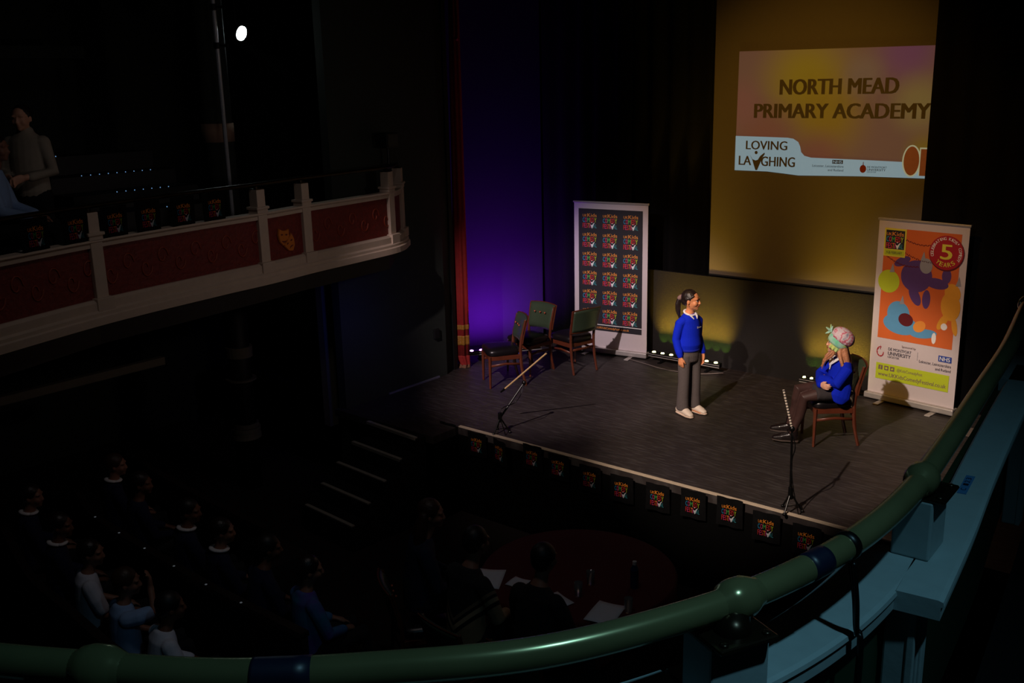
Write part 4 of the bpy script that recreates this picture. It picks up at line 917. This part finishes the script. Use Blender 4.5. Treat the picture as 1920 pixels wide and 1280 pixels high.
# trousers, shoes
bm = BM(); tube(bm, [(0, 0, .60), (0, 0, .66), (0, 0, .735)], [(.112, .090), (.116, .094), (.108, .088)], 24, ck=.3)
for s in (-1, 1):
    tube(bm, [(s * .068, 0, .66), (s * .076, .004, .52), (s * .080, .010, .37), (s * .083, .002, .20), (s * .084, .0, .07)], [(.066, .078), (.060, .070), (.055, .064), (.057, .067), (.062, .074)], 18, ck=.3)
flesh('trousers', bm, M_GREYTROUSER, g, .006, 3)
for s in (-1, 1):
    x = s * .082; out = s * .10
    def F_(y, z, dx=0): return V((x + out * y * 1.0 + dx, y, z))
    bm = BM(); tube(bm, [F_(-.062, .050), F_(-.02, .058), F_(.05, .054), F_(.115, .040), F_(.150, .034)], [(.037, .040), (.042, .050), (.044, .044), (.043, .032), (.031, .020)], 16)
    tube(bm, [F_(-.02, .06), F_(-.012, .092)], [(.036, .044), (.034, .042)], 14); sh = flesh('trainer', bm, M_TRAINER, g, .0045, 2)
    bm = BM(); tube(bm, [F_(-.072, .016), F_(-.03, .016), F_(.05, .015), F_(.115, .014), F_(.165, .016)], [(.036, .015), (.043, .015), (.044, .014), (.044, .013), (.026, .012)], 16); obj('sole', bm, M_SOLE, sh, smooth=True)
    bm = BM()
    for k in range(4): tube(bm, [F_(.02 + k * .022, .088 - k * .008, -.02), F_(.026 + k * .022, .094 - k * .008), F_(.02 + k * .022, .088 - k * .008, .02)], [.003] * 3, 6)
    obj('laces', bm, mat('tan_laces', (190, 160, 130)), sh, smooth=True)

# ---- seated girl ----------------------------------------------------
q = thing('person', 'seated girl with folded arms in royal blue jumper and green-banded patterned mob cap', 'person', (-3.56, 9.115, 0.001), heading(-.73, -.68))
cx = -.15
HS = V((cx, .005, 1.020)); Rs = Matrix.Rotation(math.radians(-28), 3, 'Z') @ Matrix.Rotation(.08, 3, 'X')
def K(p): return HS + Rs @ V(p)
bm = BM()
tube(bm, [(cx, -.02, .555), (cx, -.04, .63), (cx, -.05, .74), (cx, -.055, .82), (cx, -.052, .855), (cx, -.045, .885), (cx, -.025, .93), (cx, -.01, .97)], [(.118, .09), (.106, .08), (.115, .08), (.120, .07), (.09, .056), (.05, .046), (.040, .042), (.040, .044)], 20)
KR, AR, KL, AL = V((cx + .02, .36, .575)), V((cx + .13, .385, .185)), V((cx - .055, .315, .515)), V((cx + .085, .375, .10))
tube(bm, [(cx + .06, .0, .56), (cx + .05, .18, .57), KR, KR.lerp(AR, .45) + V((0, -.02, 0)), AR], [.064, .05, .036, .034, .026])
tube(bm, [(cx - .065, .0, .55), (cx - .065, .16, .54), KL, KL.lerp(AL, .45) + V((0, -.02, 0)), AL], [.064, .05, .036, .034, .026])
EL, WL = V((cx - .165, .055, .665)), V((cx + .0, .140, .680))
ER, WR = V((cx + .165, .085, .670)), V((cx - .085, .175, .640))
tube(bm, [(cx - .115, -.05, .825), EL, WL], [.041, .031, .022]); tube(bm, [(cx + .115, -.05, .825), ER, WR], [.041, .031, .022])
hand_geo(bm, WL, (.8, -.8, -.25), (0, -1, 0), (0, .1, 1), .110, .3); hand_geo(bm, WR, (-.93, -.22, .05), (0.1, -1, 0), (0, .1, 1), .140, .55)
head_geo(bm, HS, Rs, 1.0)
flesh('body', bm, M_SKINB, q, .0042, 3); face_parts(HS, Rs, 1.0, q, brow=M_HAIRL)
# hair
bm = BM(); ell(bm, K((0, -.03, -.01)), (.078, .075, .085), Rs)
for a, r in (([(.06, .02, -.03), (.085, .03, -.09), (.08, .07, -.16), (.06, .10, -.23)], (.014, .015, .014, .006)), ([(-.066, .01, -.04), (-.085, .02, -.10), (-.075, .075, -.16), (-.045, .11, -.235)], (.014, .015, .014, .006)),
             ([(-.03, -.07, -.05), (-.05, -.10, -.12), (-.06, -.13, -.20), (-.05, -.155, -.28)], (.040, .034, .026, .008)), ([(.03, -.07, -.05), (.04, -.105, -.13), (.05, -.14, -.21), (.04, -.165, -.29)], (.040, .034, .026, .008)),
             ([(-.06, -.03, -.06), (-.10, -.06, -.12), (-.115, -.09, -.18), (-.10, -.13, -.25)], (.020, .018, .014, .006))):
    tube(bm, catmull([K(p) for p in a], 4), [r[min(3, i // 4)] + (r[min(3, i // 4 + 1)] - r[min(3, i // 4)]) * (i % 4) / 4 for i in range(13)], 12)
rnd = random.Random(3)
for k in range(34):
    a = PI * (.02 + 1.0 * rnd.random()) + PI; sx, sy = math.cos(a), math.sin(a); ln = .20 + .08 * rnd.random(); fwd = rnd.random() < .35
    if fwd: s_ = rnd.choice((-1, 1)); P_ = [(s_ * .066, .012 + .01 * rnd.random(), -.03), (s_ * (.076 + .02 * rnd.random()), .04, -.09), (s_ * (.062 + .03 * rnd.random()), .075 + .02 * rnd.random(), -.16), (s_ * (.045 + .03 * rnd.random()), .10, -.16 - ln * .35)]
    else: P_ = [(sx * .066, -.03 + sy * .05, -.03), (sx * .085, -.045 + sy * .065, -.10), (sx * .10, -.06 + sy * .09, -.17), (sx * .10 + .02 * (rnd.random() - .5), -.07 + sy * .11, -.05 - ln)]
    pp = catmull([K(p) for p in P_], 4); tube(bm, pp, [.0085 + .003 * rnd.random()] * 9 + [.007, .006, .005, .003], 8)
flesh('hair', bm, M_HAIRL, q, .0045, 1)
# cap
def hat_mat(name, cols, sc_):
    m = bpy.data.materials.new(name); m.use_nodes = True; nt = m.node_tree; b = nt.nodes['Principled BSDF']; b.inputs['Roughness'].default_value = .85
    tc = nt.nodes.new('ShaderNodeTexCoord'); nz = nt.nodes.new('ShaderNodeTexNoise'); nz.inputs['Scale'].default_value = sc_; nz.inputs['Detail'].default_value = 2; nt.links.new(tc.outputs['Object'], nz.inputs['Vector'])
    rp = nt.nodes.new('ShaderNodeValToRGB'); nt.links.new(nz.outputs['Fac'], rp.inputs[0]); nt.links.new(rp.outputs[0], b.inputs['Base Color'])
    for i, (p, c) in enumerate(cols):
        e = rp.color_ramp.elements[i] if i < 2 else rp.color_ramp.elements.new(p); e.position = p; e.color = (*lin(c), 1)
    return m
M_HATTOP = hat_mat('patterned_cap_cloth', [(.30, (150, 150, 175)), (.70, (200, 190, 200)), (.42, (225, 205, 210)), (.50, (200, 60, 100)), (.58, (225, 205, 215))], 15)
M_HATGREEN = hat_mat('tie_dye_green_cloth', [(.3, (120, 210, 170)), (.7, (190, 225, 120)), (.5, (170, 215, 205))], 12)
HR = Rs @ Matrix.Rotation(.50, 3, 'X')
bm = BM(); cc = K((0, -.040, .062)); seg = 40; rows = []
for j in range(12):
    th = -.25 + (PI / 2 + .25) * j / 11; row = []
    for i in range(seg):
        a = 2 * PI * i / seg; gth = 1 + .035 * math.sin(a * 14) * math.cos(th) ** 2; rr_ = math.cos(th) * (1.05 + .12 * math.sin(max(0, th) * 2)) * gth
        row.append(bm.verts.new(cc + HR @ V((.097 * rr_ * math.cos(a), .104 * rr_ * math.sin(a), .094 * math.sin(th)))))
    rows.append(row)
for a, b in zip(rows, rows[1:]):
    for i in range(seg): bm.faces.new((a[i], a[(i + 1) % seg], b[(i + 1) % seg], b[i]))
bm.faces.new(rows[0][::-1]); cap = obj('mob_cap', bm, M_HATTOP, q, smooth=True)
bm = BM(); rows = []
for j, (k_, z) in enumerate(((.93, -.052), (.99, -.03), (1.01, .0), (.98, .024), (.90, .034))):
    rows.append([bm.verts.new(K((0, -.016, .034)) + HR @ V((.089 * k_ * math.cos(a), .104 * k_ * math.sin(a), z))) for a in [2 * PI * i / 48 for i in range(48)]])
for a, b in zip(rows, rows[1:]):
    for i in range(48): bm.faces.new((a[i], a[(i + 1) % 48], b[(i + 1) % 48], b[i]))
obj('cap_band', bm, M_HATGREEN, cap, smooth=True).modifiers.new('thickness', 'SOLIDIFY').thickness = .004
bm = BM(); rows = []
for j in range(5):
    f = j / 4; row = []
    for i in range(121):
        a = PI * .86 + (PI * 1.28) * i / 120; w_ = 1 + f * (.10 + .09 * math.sin(i * .62)); row.append(bm.verts.new(K((0, -.016, .034)) + HR @ V((.086 * w_ * math.cos(a), .100 * w_ * math.sin(a), -.050 - .040 * f))))
    rows.append(row)
for a, b in zip(rows, rows[1:]):
    for i in range(120): bm.faces.new((a[i], a[i + 1], b[i + 1], b[i]))
obj('cap_frill', bm, hat_mat('lime_frill_cloth', [(.3, (150, 215, 150)), (.7, (205, 215, 120))], 9), cap, smooth=True).modifiers.new('thickness', 'SOLIDIFY').thickness = .003
bm = BM(); bc = K((0, .070, .112))
for d, l in (((-.25, .5, .35), .062), ((.15, .2, 1), .060), ((-.1, .75, -.45), .055), ((.1, -.1, .8), .045)):
    d = (Rs @ V(d)).normalized(); tube(bm, [bc, bc + d * l * .55, bc + d * l], [(.008, .007), (.021, .009), (.007, .005)], 10, side=Rs @ V((1, 0, .3)))
ell(bm, bc, (.012, .012, .012)); obj('cap_bow', bm, M_HATGREEN, cap, smooth=True)
# jumper
bm = BM()
tube(bm, [(cx, -.02, .505), (cx, -.025, .56), (cx, -.035, .64), (cx, -.05, .74), (cx, -.055, .81), (cx, -.055, .85), (cx, -.048, .880)], [(.150, .115), (.155, .122), (.148, .115), (.146, .105), (.148, .092), (.112, .074), (.066, .058)], 26, ck=.15)
tube(bm, [(cx - .12, -.03, .62), (cx - .14, .0, .53), (cx - .15, .02, .485)], [(.045, .09), (.04, .10), (.02, .06)], 14, side=(1, 0, 0))
tube(bm, [(cx - .100, -.05, .815), (cx - .150, -.045, .80), EL, EL.lerp(WL, .5), WL - V((.02, 0, 0))], [.060, .058, .056, .054, .042]); tube(bm, [(cx + .100, -.05, .815), (cx + .150, -.045, .80), ER, ER.lerp(WR, .5), WR + V((.01, 0, 0))], [.060, .058, .056, .050, .036])
flesh('jumper', bm, M_BLUEKNIT, q, .0055, 3)
bm = BM()
for s in (-1, 1): tube(bm, [(cx + s * .055, -.01, .892), (cx + s * .050, .030, .868), (cx + s * .028, .062, .825)], [(.016, .006), (.020, .006), (.006, .005)], 10, side=(1, 0, .3))
tube(bm, [(cx, .040, .87), (cx + .0, .058, .82), (cx + .0, .064, .77)], [(.03, .008), (.018, .007), (.006, .005)], 10); obj('collar', bm, M_COLLAR, q, smooth=True)
# skirt, tights, boots
bm = BM(); tube(bm, [(cx, -.03, .545), (cx, .06, .545), (cx - .005, .15, .545), (cx - .01, .215, .55)], [(.140, .085), (.145, .085), (.145, .080), (.133, .074)], 26, ck=.25); flesh('skirt', bm, mat('charcoal_skirt', (54, 48, 50), rough=.9, scale=50, bump=.3), q, .006, 3)
M_TIGHTS = mat('sheer_dark_tights', (70, 46, 42), rough=.55, scale=14, var=.35)
bm = BM()
tube(bm, [(cx + .055, .10, .565), (cx + .045, .22, .572), KR, KR.lerp(AR, .25) + V((0, -.012, 0)), KR.lerp(AR, .5) + V((0, -.02, 0)), AR], [.068, .060, .050, .048, .045, .034])
tube(bm, [(cx - .065, .10, .545), (cx - .062, .20, .535), KL, KL.lerp(AL, .25) + V((0, -.012, 0)), KL.lerp(AL, .5) + V((0, -.02, 0)), AL], [.068, .060, .050, .048, .045, .034])
flesh('tights', bm, M_TIGHTS, q, .006, 3)
M_BOOT = mat('black_patent_boot', (30, 22, 22), rough=.25, scale=20, coat=.4)
for A_, toe, zs, pitch in ((AR, V((.33, .94, 0)), .105, .03), (AL, V((.33, .94, 0)), .022, 0)):
    d = toe.normalized(); Hh = V((A_.x, A_.y, zs)) - d * .03
    bm = BM(); tube(bm, [Hh + Z3 * .045, Hh + d * .05 + Z3 * .048, Hh + d * .12 + Z3 * (.040), Hh + d * .195 + Z3 * .030], [(.036, .042), (.040, .046), (.042, .036), (.028, .020)], 14, side=(d.y, -d.x, 0))
    tube(bm, [Hh + d * .015 + Z3 * .05, Hh + d * .012 + Z3 * .145], [(.040, .048), (.043, .050)], 14, side=(d.y, -d.x, 0)); bo = flesh('boot', bm, M_BOOT, q, .005, 2)
    bm = BM(); tube(bm, [Hh - d * .03 + Z3 * 0.002, Hh + d * .06 + Z3 * .004, Hh + d * .13 + Z3 * .004, Hh + d * .205 + Z3 * .008], [(.030, .012), (.036, .010), (.040, .009), (.022, .007)], 12, side=(d.y, -d.x, 0)); obj('boot_sole', bm, mat('boot_sole', (70, 56, 50), rough=.6), bo, smooth=True)
    bm = BM()
    for k in range(4): p = Hh + d * (.075 - k * .012) + Z3 * (.078 + .014 * k); sd = V((d.y, -d.x, 0)) * .02; tube(bm, [p - sd, p + d * .008, p + sd], [.0028] * 3, 6)
    obj('boot_laces', bm, M_BLKMETAL, bo, smooth=True)

M_SKINC = mat('fair_skin_dimmed', (150, 104, 84), rough=.55)  # darkened copies of the skins paint in the dim light on the audience
M_SKIND = mat('brown_skin_dimmed', (116, 74, 54), rough=.55)
# ---- seated audience -------------------------------------------------
def sitter(lab, pos, head, hair, top, k=1., longhair=False, collar=None, raise_arm=False, turn=0., floor=-.95, skin=M_SKINC, legs=None, lean=.0, grp=None, short=False):
    t = thing('person', lab, 'person', (*pos, floor), heading(*head), grp); S_ = lambda *p: V(p) * k
    Hc = S_(0, .03 + lean, 1.115); Rr = Matrix.Rotation(turn, 3, 'Z') @ Matrix.Rotation(-.06, 3, 'X')
    bm = BM()
    tube(bm, [S_(0, -.02, .53), S_(0, -.03, .64), S_(0, -.03 + lean * .4, .80), S_(0, -.03 + lean * .6, .90), S_(0, -.02 + lean * .7, .96), S_(0, lean * .8, 1.00), S_(0, .01 + lean, 1.06)], [(a * k, b * k) for a, b in [(.13, .10), (.12, .085), (.13, .085), (.13, .075), (.06, .05), (.042, .044), (.042, .045)]], 14)
    sh = [S_(s * .125, -.03 + lean * .6, .90) for s in (-1, 1)]; arms = []
    for s, a in zip((-1, 1), sh):
        if raise_arm and s == 1: e_, w_ = S_(.17, .14, .92), S_(.08, .16, 1.06)
        else: e_, w_ = S_(s * .19, .04 + lean * .4, .68), S_(s * .10, .22, .62)
        arms.append((a, e_, w_)); tube(bm, [a, e_, w_], [.042 * k, .032 * k, .024 * k], 10)
        d = (w_ - e_).normalized(); hand_geo(bm, w_, d if not raise_arm or s == -1 else V((-.3, .1, 1)), (0, 0, -1) if s == -1 or not raise_arm else (0, -1, 0), (-s, .2, 0), .15 * k, .4)
    for s in (-1, 1):
        tube(bm, [S_(s * .075, 0, .53), S_(s * .09, .36, .52), S_(s * .09, .37, .30), S_(s * .09, .37, .09)], [.075 * k, .052 * k, .048 * k, .032 * k], 10)
        tube(bm, [S_(s * .09, .34, .04), S_(s * .09, .50, .03)], [(.034 * k, .03 * k), (.034 * k, .02 * k)], 10)
    head_geo(bm, Hc, Rr, 1.0 * (k ** .4)); flesh('body', bm, skin, t, .009, 2)
    kk = k ** .4
    def Q(p): return Hc + Rr @ (V(p) * kk)
    bm = BM(); ell(bm, Q((0, -.022, .034)), [a * kk for a in (.080, .090, .084)], Rr); ell(bm, Q((0, -.05, -.005)), [a * kk for a in (.068, .055, .06)], Rr)
    if longhair:
        for s in (-1, 0, 1): tube(bm, [Q((s * .06, -.05, 0)), Q((s * .08, -.09 + abs(s) * .02, -.12)), Q((s * .085, -.11 + abs(s) * .03, -.26)), Q((s * .07, -.11, -.36))], [.042, .05, .045, .012], 10)
    flesh('hair', bm, hair, t, .009, 1)
    bm = BM(); tube(bm, [S_(0, -.02, .50), S_(0, -.03, .64), S_(0, -.03 + lean * .4, .80), S_(0, -.03 + lean * .6, .91), S_(0, -.02 + lean * .7, .965)], [(a * k, b * k) for a, b in [(.145, .115), (.138, .105), (.142, .10), (.135, .085), (.075, .066)]], 18, ck=.2)
    for s, (a, e_, w_) in zip((-1, 1), arms):
        tube(bm, [a * 1.0, a.lerp(e_, .3) + V((s * .012, 0, 0)), e_, e_.lerp(w_, .85)] if not short else [a, a.lerp(e_, .4) + V((s * .012, 0, 0)), a.lerp(e_, .75)], ([.058 * k, .056 * k, .048 * k, .038 * k] if not short else [.060 * k, .060 * k, .056 * k]), 10)
    flesh('top', bm, top, t, .010, 2)
    if collar:
        bm = BM(); tube(bm, [S_(.066 * math.cos(a), -.015 + lean * .7 + .060 * math.sin(a), .985 - .012 * math.sin(a)) for a in [PI * 2 * i / 16 for i in range(17)]], [(.012, .020)] * 17, 8, side=(0, 0, 1), cap=False); obj('collar', bm, collar, t, smooth=True)
    bm = BM(); tube(bm, [S_(0, -.03, .53), S_(0, .08, .53)], [(.15 * k, .09 * k), (.14 * k, .085 * k)], 14)
    for s in (-1, 1): tube(bm, [S_(s * .08, .02, .53), S_(s * .09, .37, .525), S_(s * .09, .378, .30), S_(s * .09, .38, .10)], [.088 * k, .064 * k, .062 * k, .06 * k], 10)
    flesh('trousers', bm, legs or mat('dark_trousers', (18, 17, 20), rough=.9), t, .012, 1)
    for s in (-1, 1): bm = BM(); tube(bm, [S_(s * .09, .33, .042), S_(s * .09, .42, .04), S_(s * .09, .53, .03)], [(.042 * k, .040 * k), (.044 * k, .036 * k), (.034 * k, .022 * k)], 10); obj('shoe', bm, M_BLKMETAL, t, smooth=True)
    return t
M_NAVYJ = mat('navy_school_jumper', (12, 18, 56), rough=.9, scale=80)
M_WSHIRT = mat('white_school_shirt', (215, 215, 230), rough=.85, scale=40)
M_BSHIRT = mat('pale_blue_shirt', (150, 180, 225), rough=.85, scale=40)
M_HAIRM = mat('mid_brown_hair', (58, 36, 24), rough=.5, bump=.3, scale=50)
M_HAIRB = mat('black_hair', (20, 16, 15), rough=.5)
F0 = (.22, .97)
sitter('pupil in white shirt in the nearest row, left of the one with raised hand', (-6.80, 3.18), (.30, .95), M_HAIRD, M_WSHIRT, short=True, turn=-.5)
sitter('pupil in pale shirt raising a hand to the face in the nearest row', (-6.16, 3.10), (.25, .97), M_HAIRM, M_BSHIRT, raise_arm=True, turn=-.4, short=True, skin=M_SKINC)
sitter('dark-haired pupil in white sleeves at the right end of the nearest row', (-5.62, 3.05), F0, M_HAIRB, M_WSHIRT, turn=-.2, skin=M_SKIND, lean=.05)
sitter('pupil in navy jumper with white collar in the nearest row, near the left frame edge', (-7.46, 3.28), (.3, .95), M_HAIRD, M_NAVYJ, collar=M_COLLAR, turn=-.5, skin=M_SKIND)
sitter('pupil with a white collar at the far left of the nearest row', (-8.24, 3.42), (.3, .95), M_HAIRD, M_NAVYJ, collar=M_COLLAR, turn=-.5)
sitter('black-haired pupil with white collar midway along the studded row', (-6.86, 4.06), F0, M_HAIRB, M_NAVYJ, collar=M_COLLAR, turn=-.7, skin=M_SKIND)
sitter('brown-haired pupil with white collar, right of the black-haired one in the studded row', (-6.32, 4.00), F0, M_HAIRD, M_NAVYJ, collar=M_COLLAR, turn=-.5, raise_arm=False)
sitter('pupil in blue jumper in the studded row, left of the person in the patterned top', (-5.80, 3.98), F0, M_HAIRB, M_NAVYJ, turn=-.4, skin=M_SKIND, lean=.06)
sitter('person in a violet and teal patterned top at the right end of the studded row', (-5.27, 4.00), F0, M_HAIRD, hat_mat('violet_teal_cloth', [(.35, (88, 60, 150)), (.65, (40, 120, 160))], 7), turn=-.4)
sitter('fair pupil in blue jumper at the left end of the studded row', (-8.32, 4.24), F0, M_HAIRM, M_NAVYJ, collar=M_COLLAR, turn=-.5)
sitter('pupil in blue jumper in the studded row, right of the fair pupil', (-7.72, 4.14), F0, M_HAIRD, M_NAVYJ, turn=-.6, skin=M_SKIND)
M_DNAVY = mat('dark_blue_blouse', (18, 28, 56), rough=.85)
JU = [('long-haired fair judge in dark blue at the left of the red table', (-4.98, 4.86), (.55, .83), M_HAIRM, M_DNAVY, True, -.35),
      ('judge with dark hair and a cream-bordered shawl at the middle of the red table', (-4.36, 4.70), (.12, .99), M_HAIRB, None, False, 0),
      ('judge in black at the right of the red table', (-3.80, 4.78), (-.05, 1), M_HAIRB, mat('black_top', (16, 15, 17), rough=.9), False, 0)]
def shawl_mat():
    m = bpy.data.materials.new('bordered_shawl'); m.use_nodes = True; nt = m.node_tree; b = nt.nodes['Principled BSDF']; b.inputs['Roughness'].default_value = .9
    tc = nt.nodes.new('ShaderNodeTexCoord'); sp = nt.nodes.new('ShaderNodeSeparateXYZ'); nt.links.new(tc.outputs['Object'], sp.inputs[0])
    ab = nt.nodes.new('ShaderNodeMath'); ab.operation = 'ABSOLUTE'; nt.links.new(sp.outputs[0], ab.inputs[0])
    mu = nt.nodes.new('ShaderNodeMath'); mu.operation = 'MULTIPLY_ADD'; mu.inputs[1].default_value = -1.0; nt.links.new(ab.outputs[0], mu.inputs[0]); nt.links.new(sp.outputs[2], mu.inputs[2])
    rp = nt.nodes.new('ShaderNodeValToRGB'); rp.color_ramp.interpolation = 'CONSTANT'; mr = nt.nodes.new('ShaderNodeMapRange'); mr.inputs[1].default_value = .35; mr.inputs[2].default_value = 1.1; nt.links.new(mu.outputs[0], mr.inputs[0]); nt.links.new(mr.outputs[0], rp.inputs[0])
    cols = [(0, (40, 34, 30)), (.18, (150, 125, 95)), (.42, (30, 26, 26)), (.47, (170, 145, 115)), (.52, (30, 26, 26)), (.56, (120, 100, 80)), (.60, (34, 30, 30))]
    for i, (p, c) in enumerate(cols):
        e = rp.color_ramp.elements[i] if i < 2 else rp.color_ramp.elements.new(p); e.position = p; e.color = (*lin(c), 1)
    nt.links.new(rp.outputs[0], b.inputs['Base Color']); return m
for lab, p, h_, hr, tp, lh, tn in JU:
    sitter(lab, p, h_, hr, tp or shawl_mat(), k=1.17, longhair=lh, turn=tn, lean=.05)
for (x, y), h_, lab in (((-5.0, 4.84), (.55, .83), 'chair under the long-haired judge at the red table'), ((-4.36, 4.68), (.12, .99), 'chair under the judge in the shawl at the red table'), ((-3.80, 4.76), (-.05, 1), 'chair under the judge in black at the red table')):
    c = copy_tree(chair0); c.location = (x, y, -.95); c.rotation_euler = (0, 0, heading(*h_)); tag(c, lab, 'chair', 'chairs at the judging table')
c = copy_tree(chair0); c.location = (-8.75, 3.76, 1.745); c.rotation_euler = (0, 0, heading(.6, .8)); c.scale = (1.05, 1.05, 1.05); tag(c, 'chair under the person in pale blue on the far balcony', 'chair', 'chairs on the far balcony')
# people up on the far balcony
sitter('person sitting in pale blue at the left frame edge on the far balcony', (-8.75, 3.78), (.6, .8), M_HAIRD, M_BSHIRT, k=1.17, turn=-.2, floor=1.745)
def stander(lab, pos, head):
    t = thing('person', lab, 'person', (*pos, 1.745), heading(*head)); HC_ = V((0, .02, 1.53)); R_ = Matrix.Rotation(-.1, 3, 'X')
    bm = BM(); tube(bm, [(0, 0, .85), (0, 0, 1.0), (0, -.01, 1.2), (0, -.01, 1.33), (0, -.01, 1.39), (0, 0, 1.45)], [(.15, .11), (.14, .1), (.155, .105), (.15, .085), (.06, .055), (.05, .05)], 16)
    for s in (-1, 1):
        tube(bm, [(s * .08, 0, .86), (s * .09, .01, .47), (s * .09, -.01, .08)], [.09, .058, .036]); tube(bm, [(s * .09, -.05, .04), (s * .095, .14, .03)], [(.04, .035), (.04, .022)])
        w_ = V((s * .08, .24, 1.02)); tube(bm, [(s * .16, -.01, 1.31), (s * .22, .02, 1.05), w_], [.048, .038, .028]); hand_geo(bm, w_, (-s * .6, .6, -.2), (0, 0, -1), (-s * .3, .3, 1), .17, .4)
    head_geo(bm, HC_, R_, 1.08); flesh('body', bm, M_SKINB, t, .008, 2)
    bm = BM(); ell(bm, HC_ + V((0, -.024, .036)), (.084, .094, .088)); flesh('hair', bm, M_HAIRD, t, .009, 1)
    bm = BM(); tube(bm, [(0, 0, .88), (0, 0, 1.0), (0, -.01, 1.2), (0, -.01, 1.34), (0, -.01, 1.40)], [(.165, .13), (.158, .12), (.172, .125), (.165, .10), (.08, .07)], 18)
    for s in (-1, 1): tube(bm, [(s * .15, -.01, 1.31), (s * .225, .02, 1.05), (s * .11, .20, 1.02)], [.066, .054, .042])
    flesh('shirt', bm, mat('cream_shirt', (170, 160, 145), rough=.9), t, .010, 2)
    bm = BM(); tube(bm, [(0, 0, .80), (0, 0, .93)], [(.155, .12), (.155, .12)], 16)
    for s in (-1, 1): tube(bm, [(s * .08, 0, .84), (s * .09, .01, .47), (s * .092, 0, .09)], [.098, .075, .068])
    flesh('trousers', bm, mat('dark_trousers', (18, 17, 20)), t, .012, 1)
    for s in (-1, 1): bm = BM(); tube(bm, [(s * .092, -.06, .045), (s * .095, .05, .042), (s * .098, .17, .03)], [(.048, .042), (.05, .038), (.036, .022)], 10); obj('shoe', bm, M_BLKMETAL, t, smooth=True)
stander('person in a cream shirt standing at the left of the far balcony', (-9.25, 4.30), (.6, -.8))
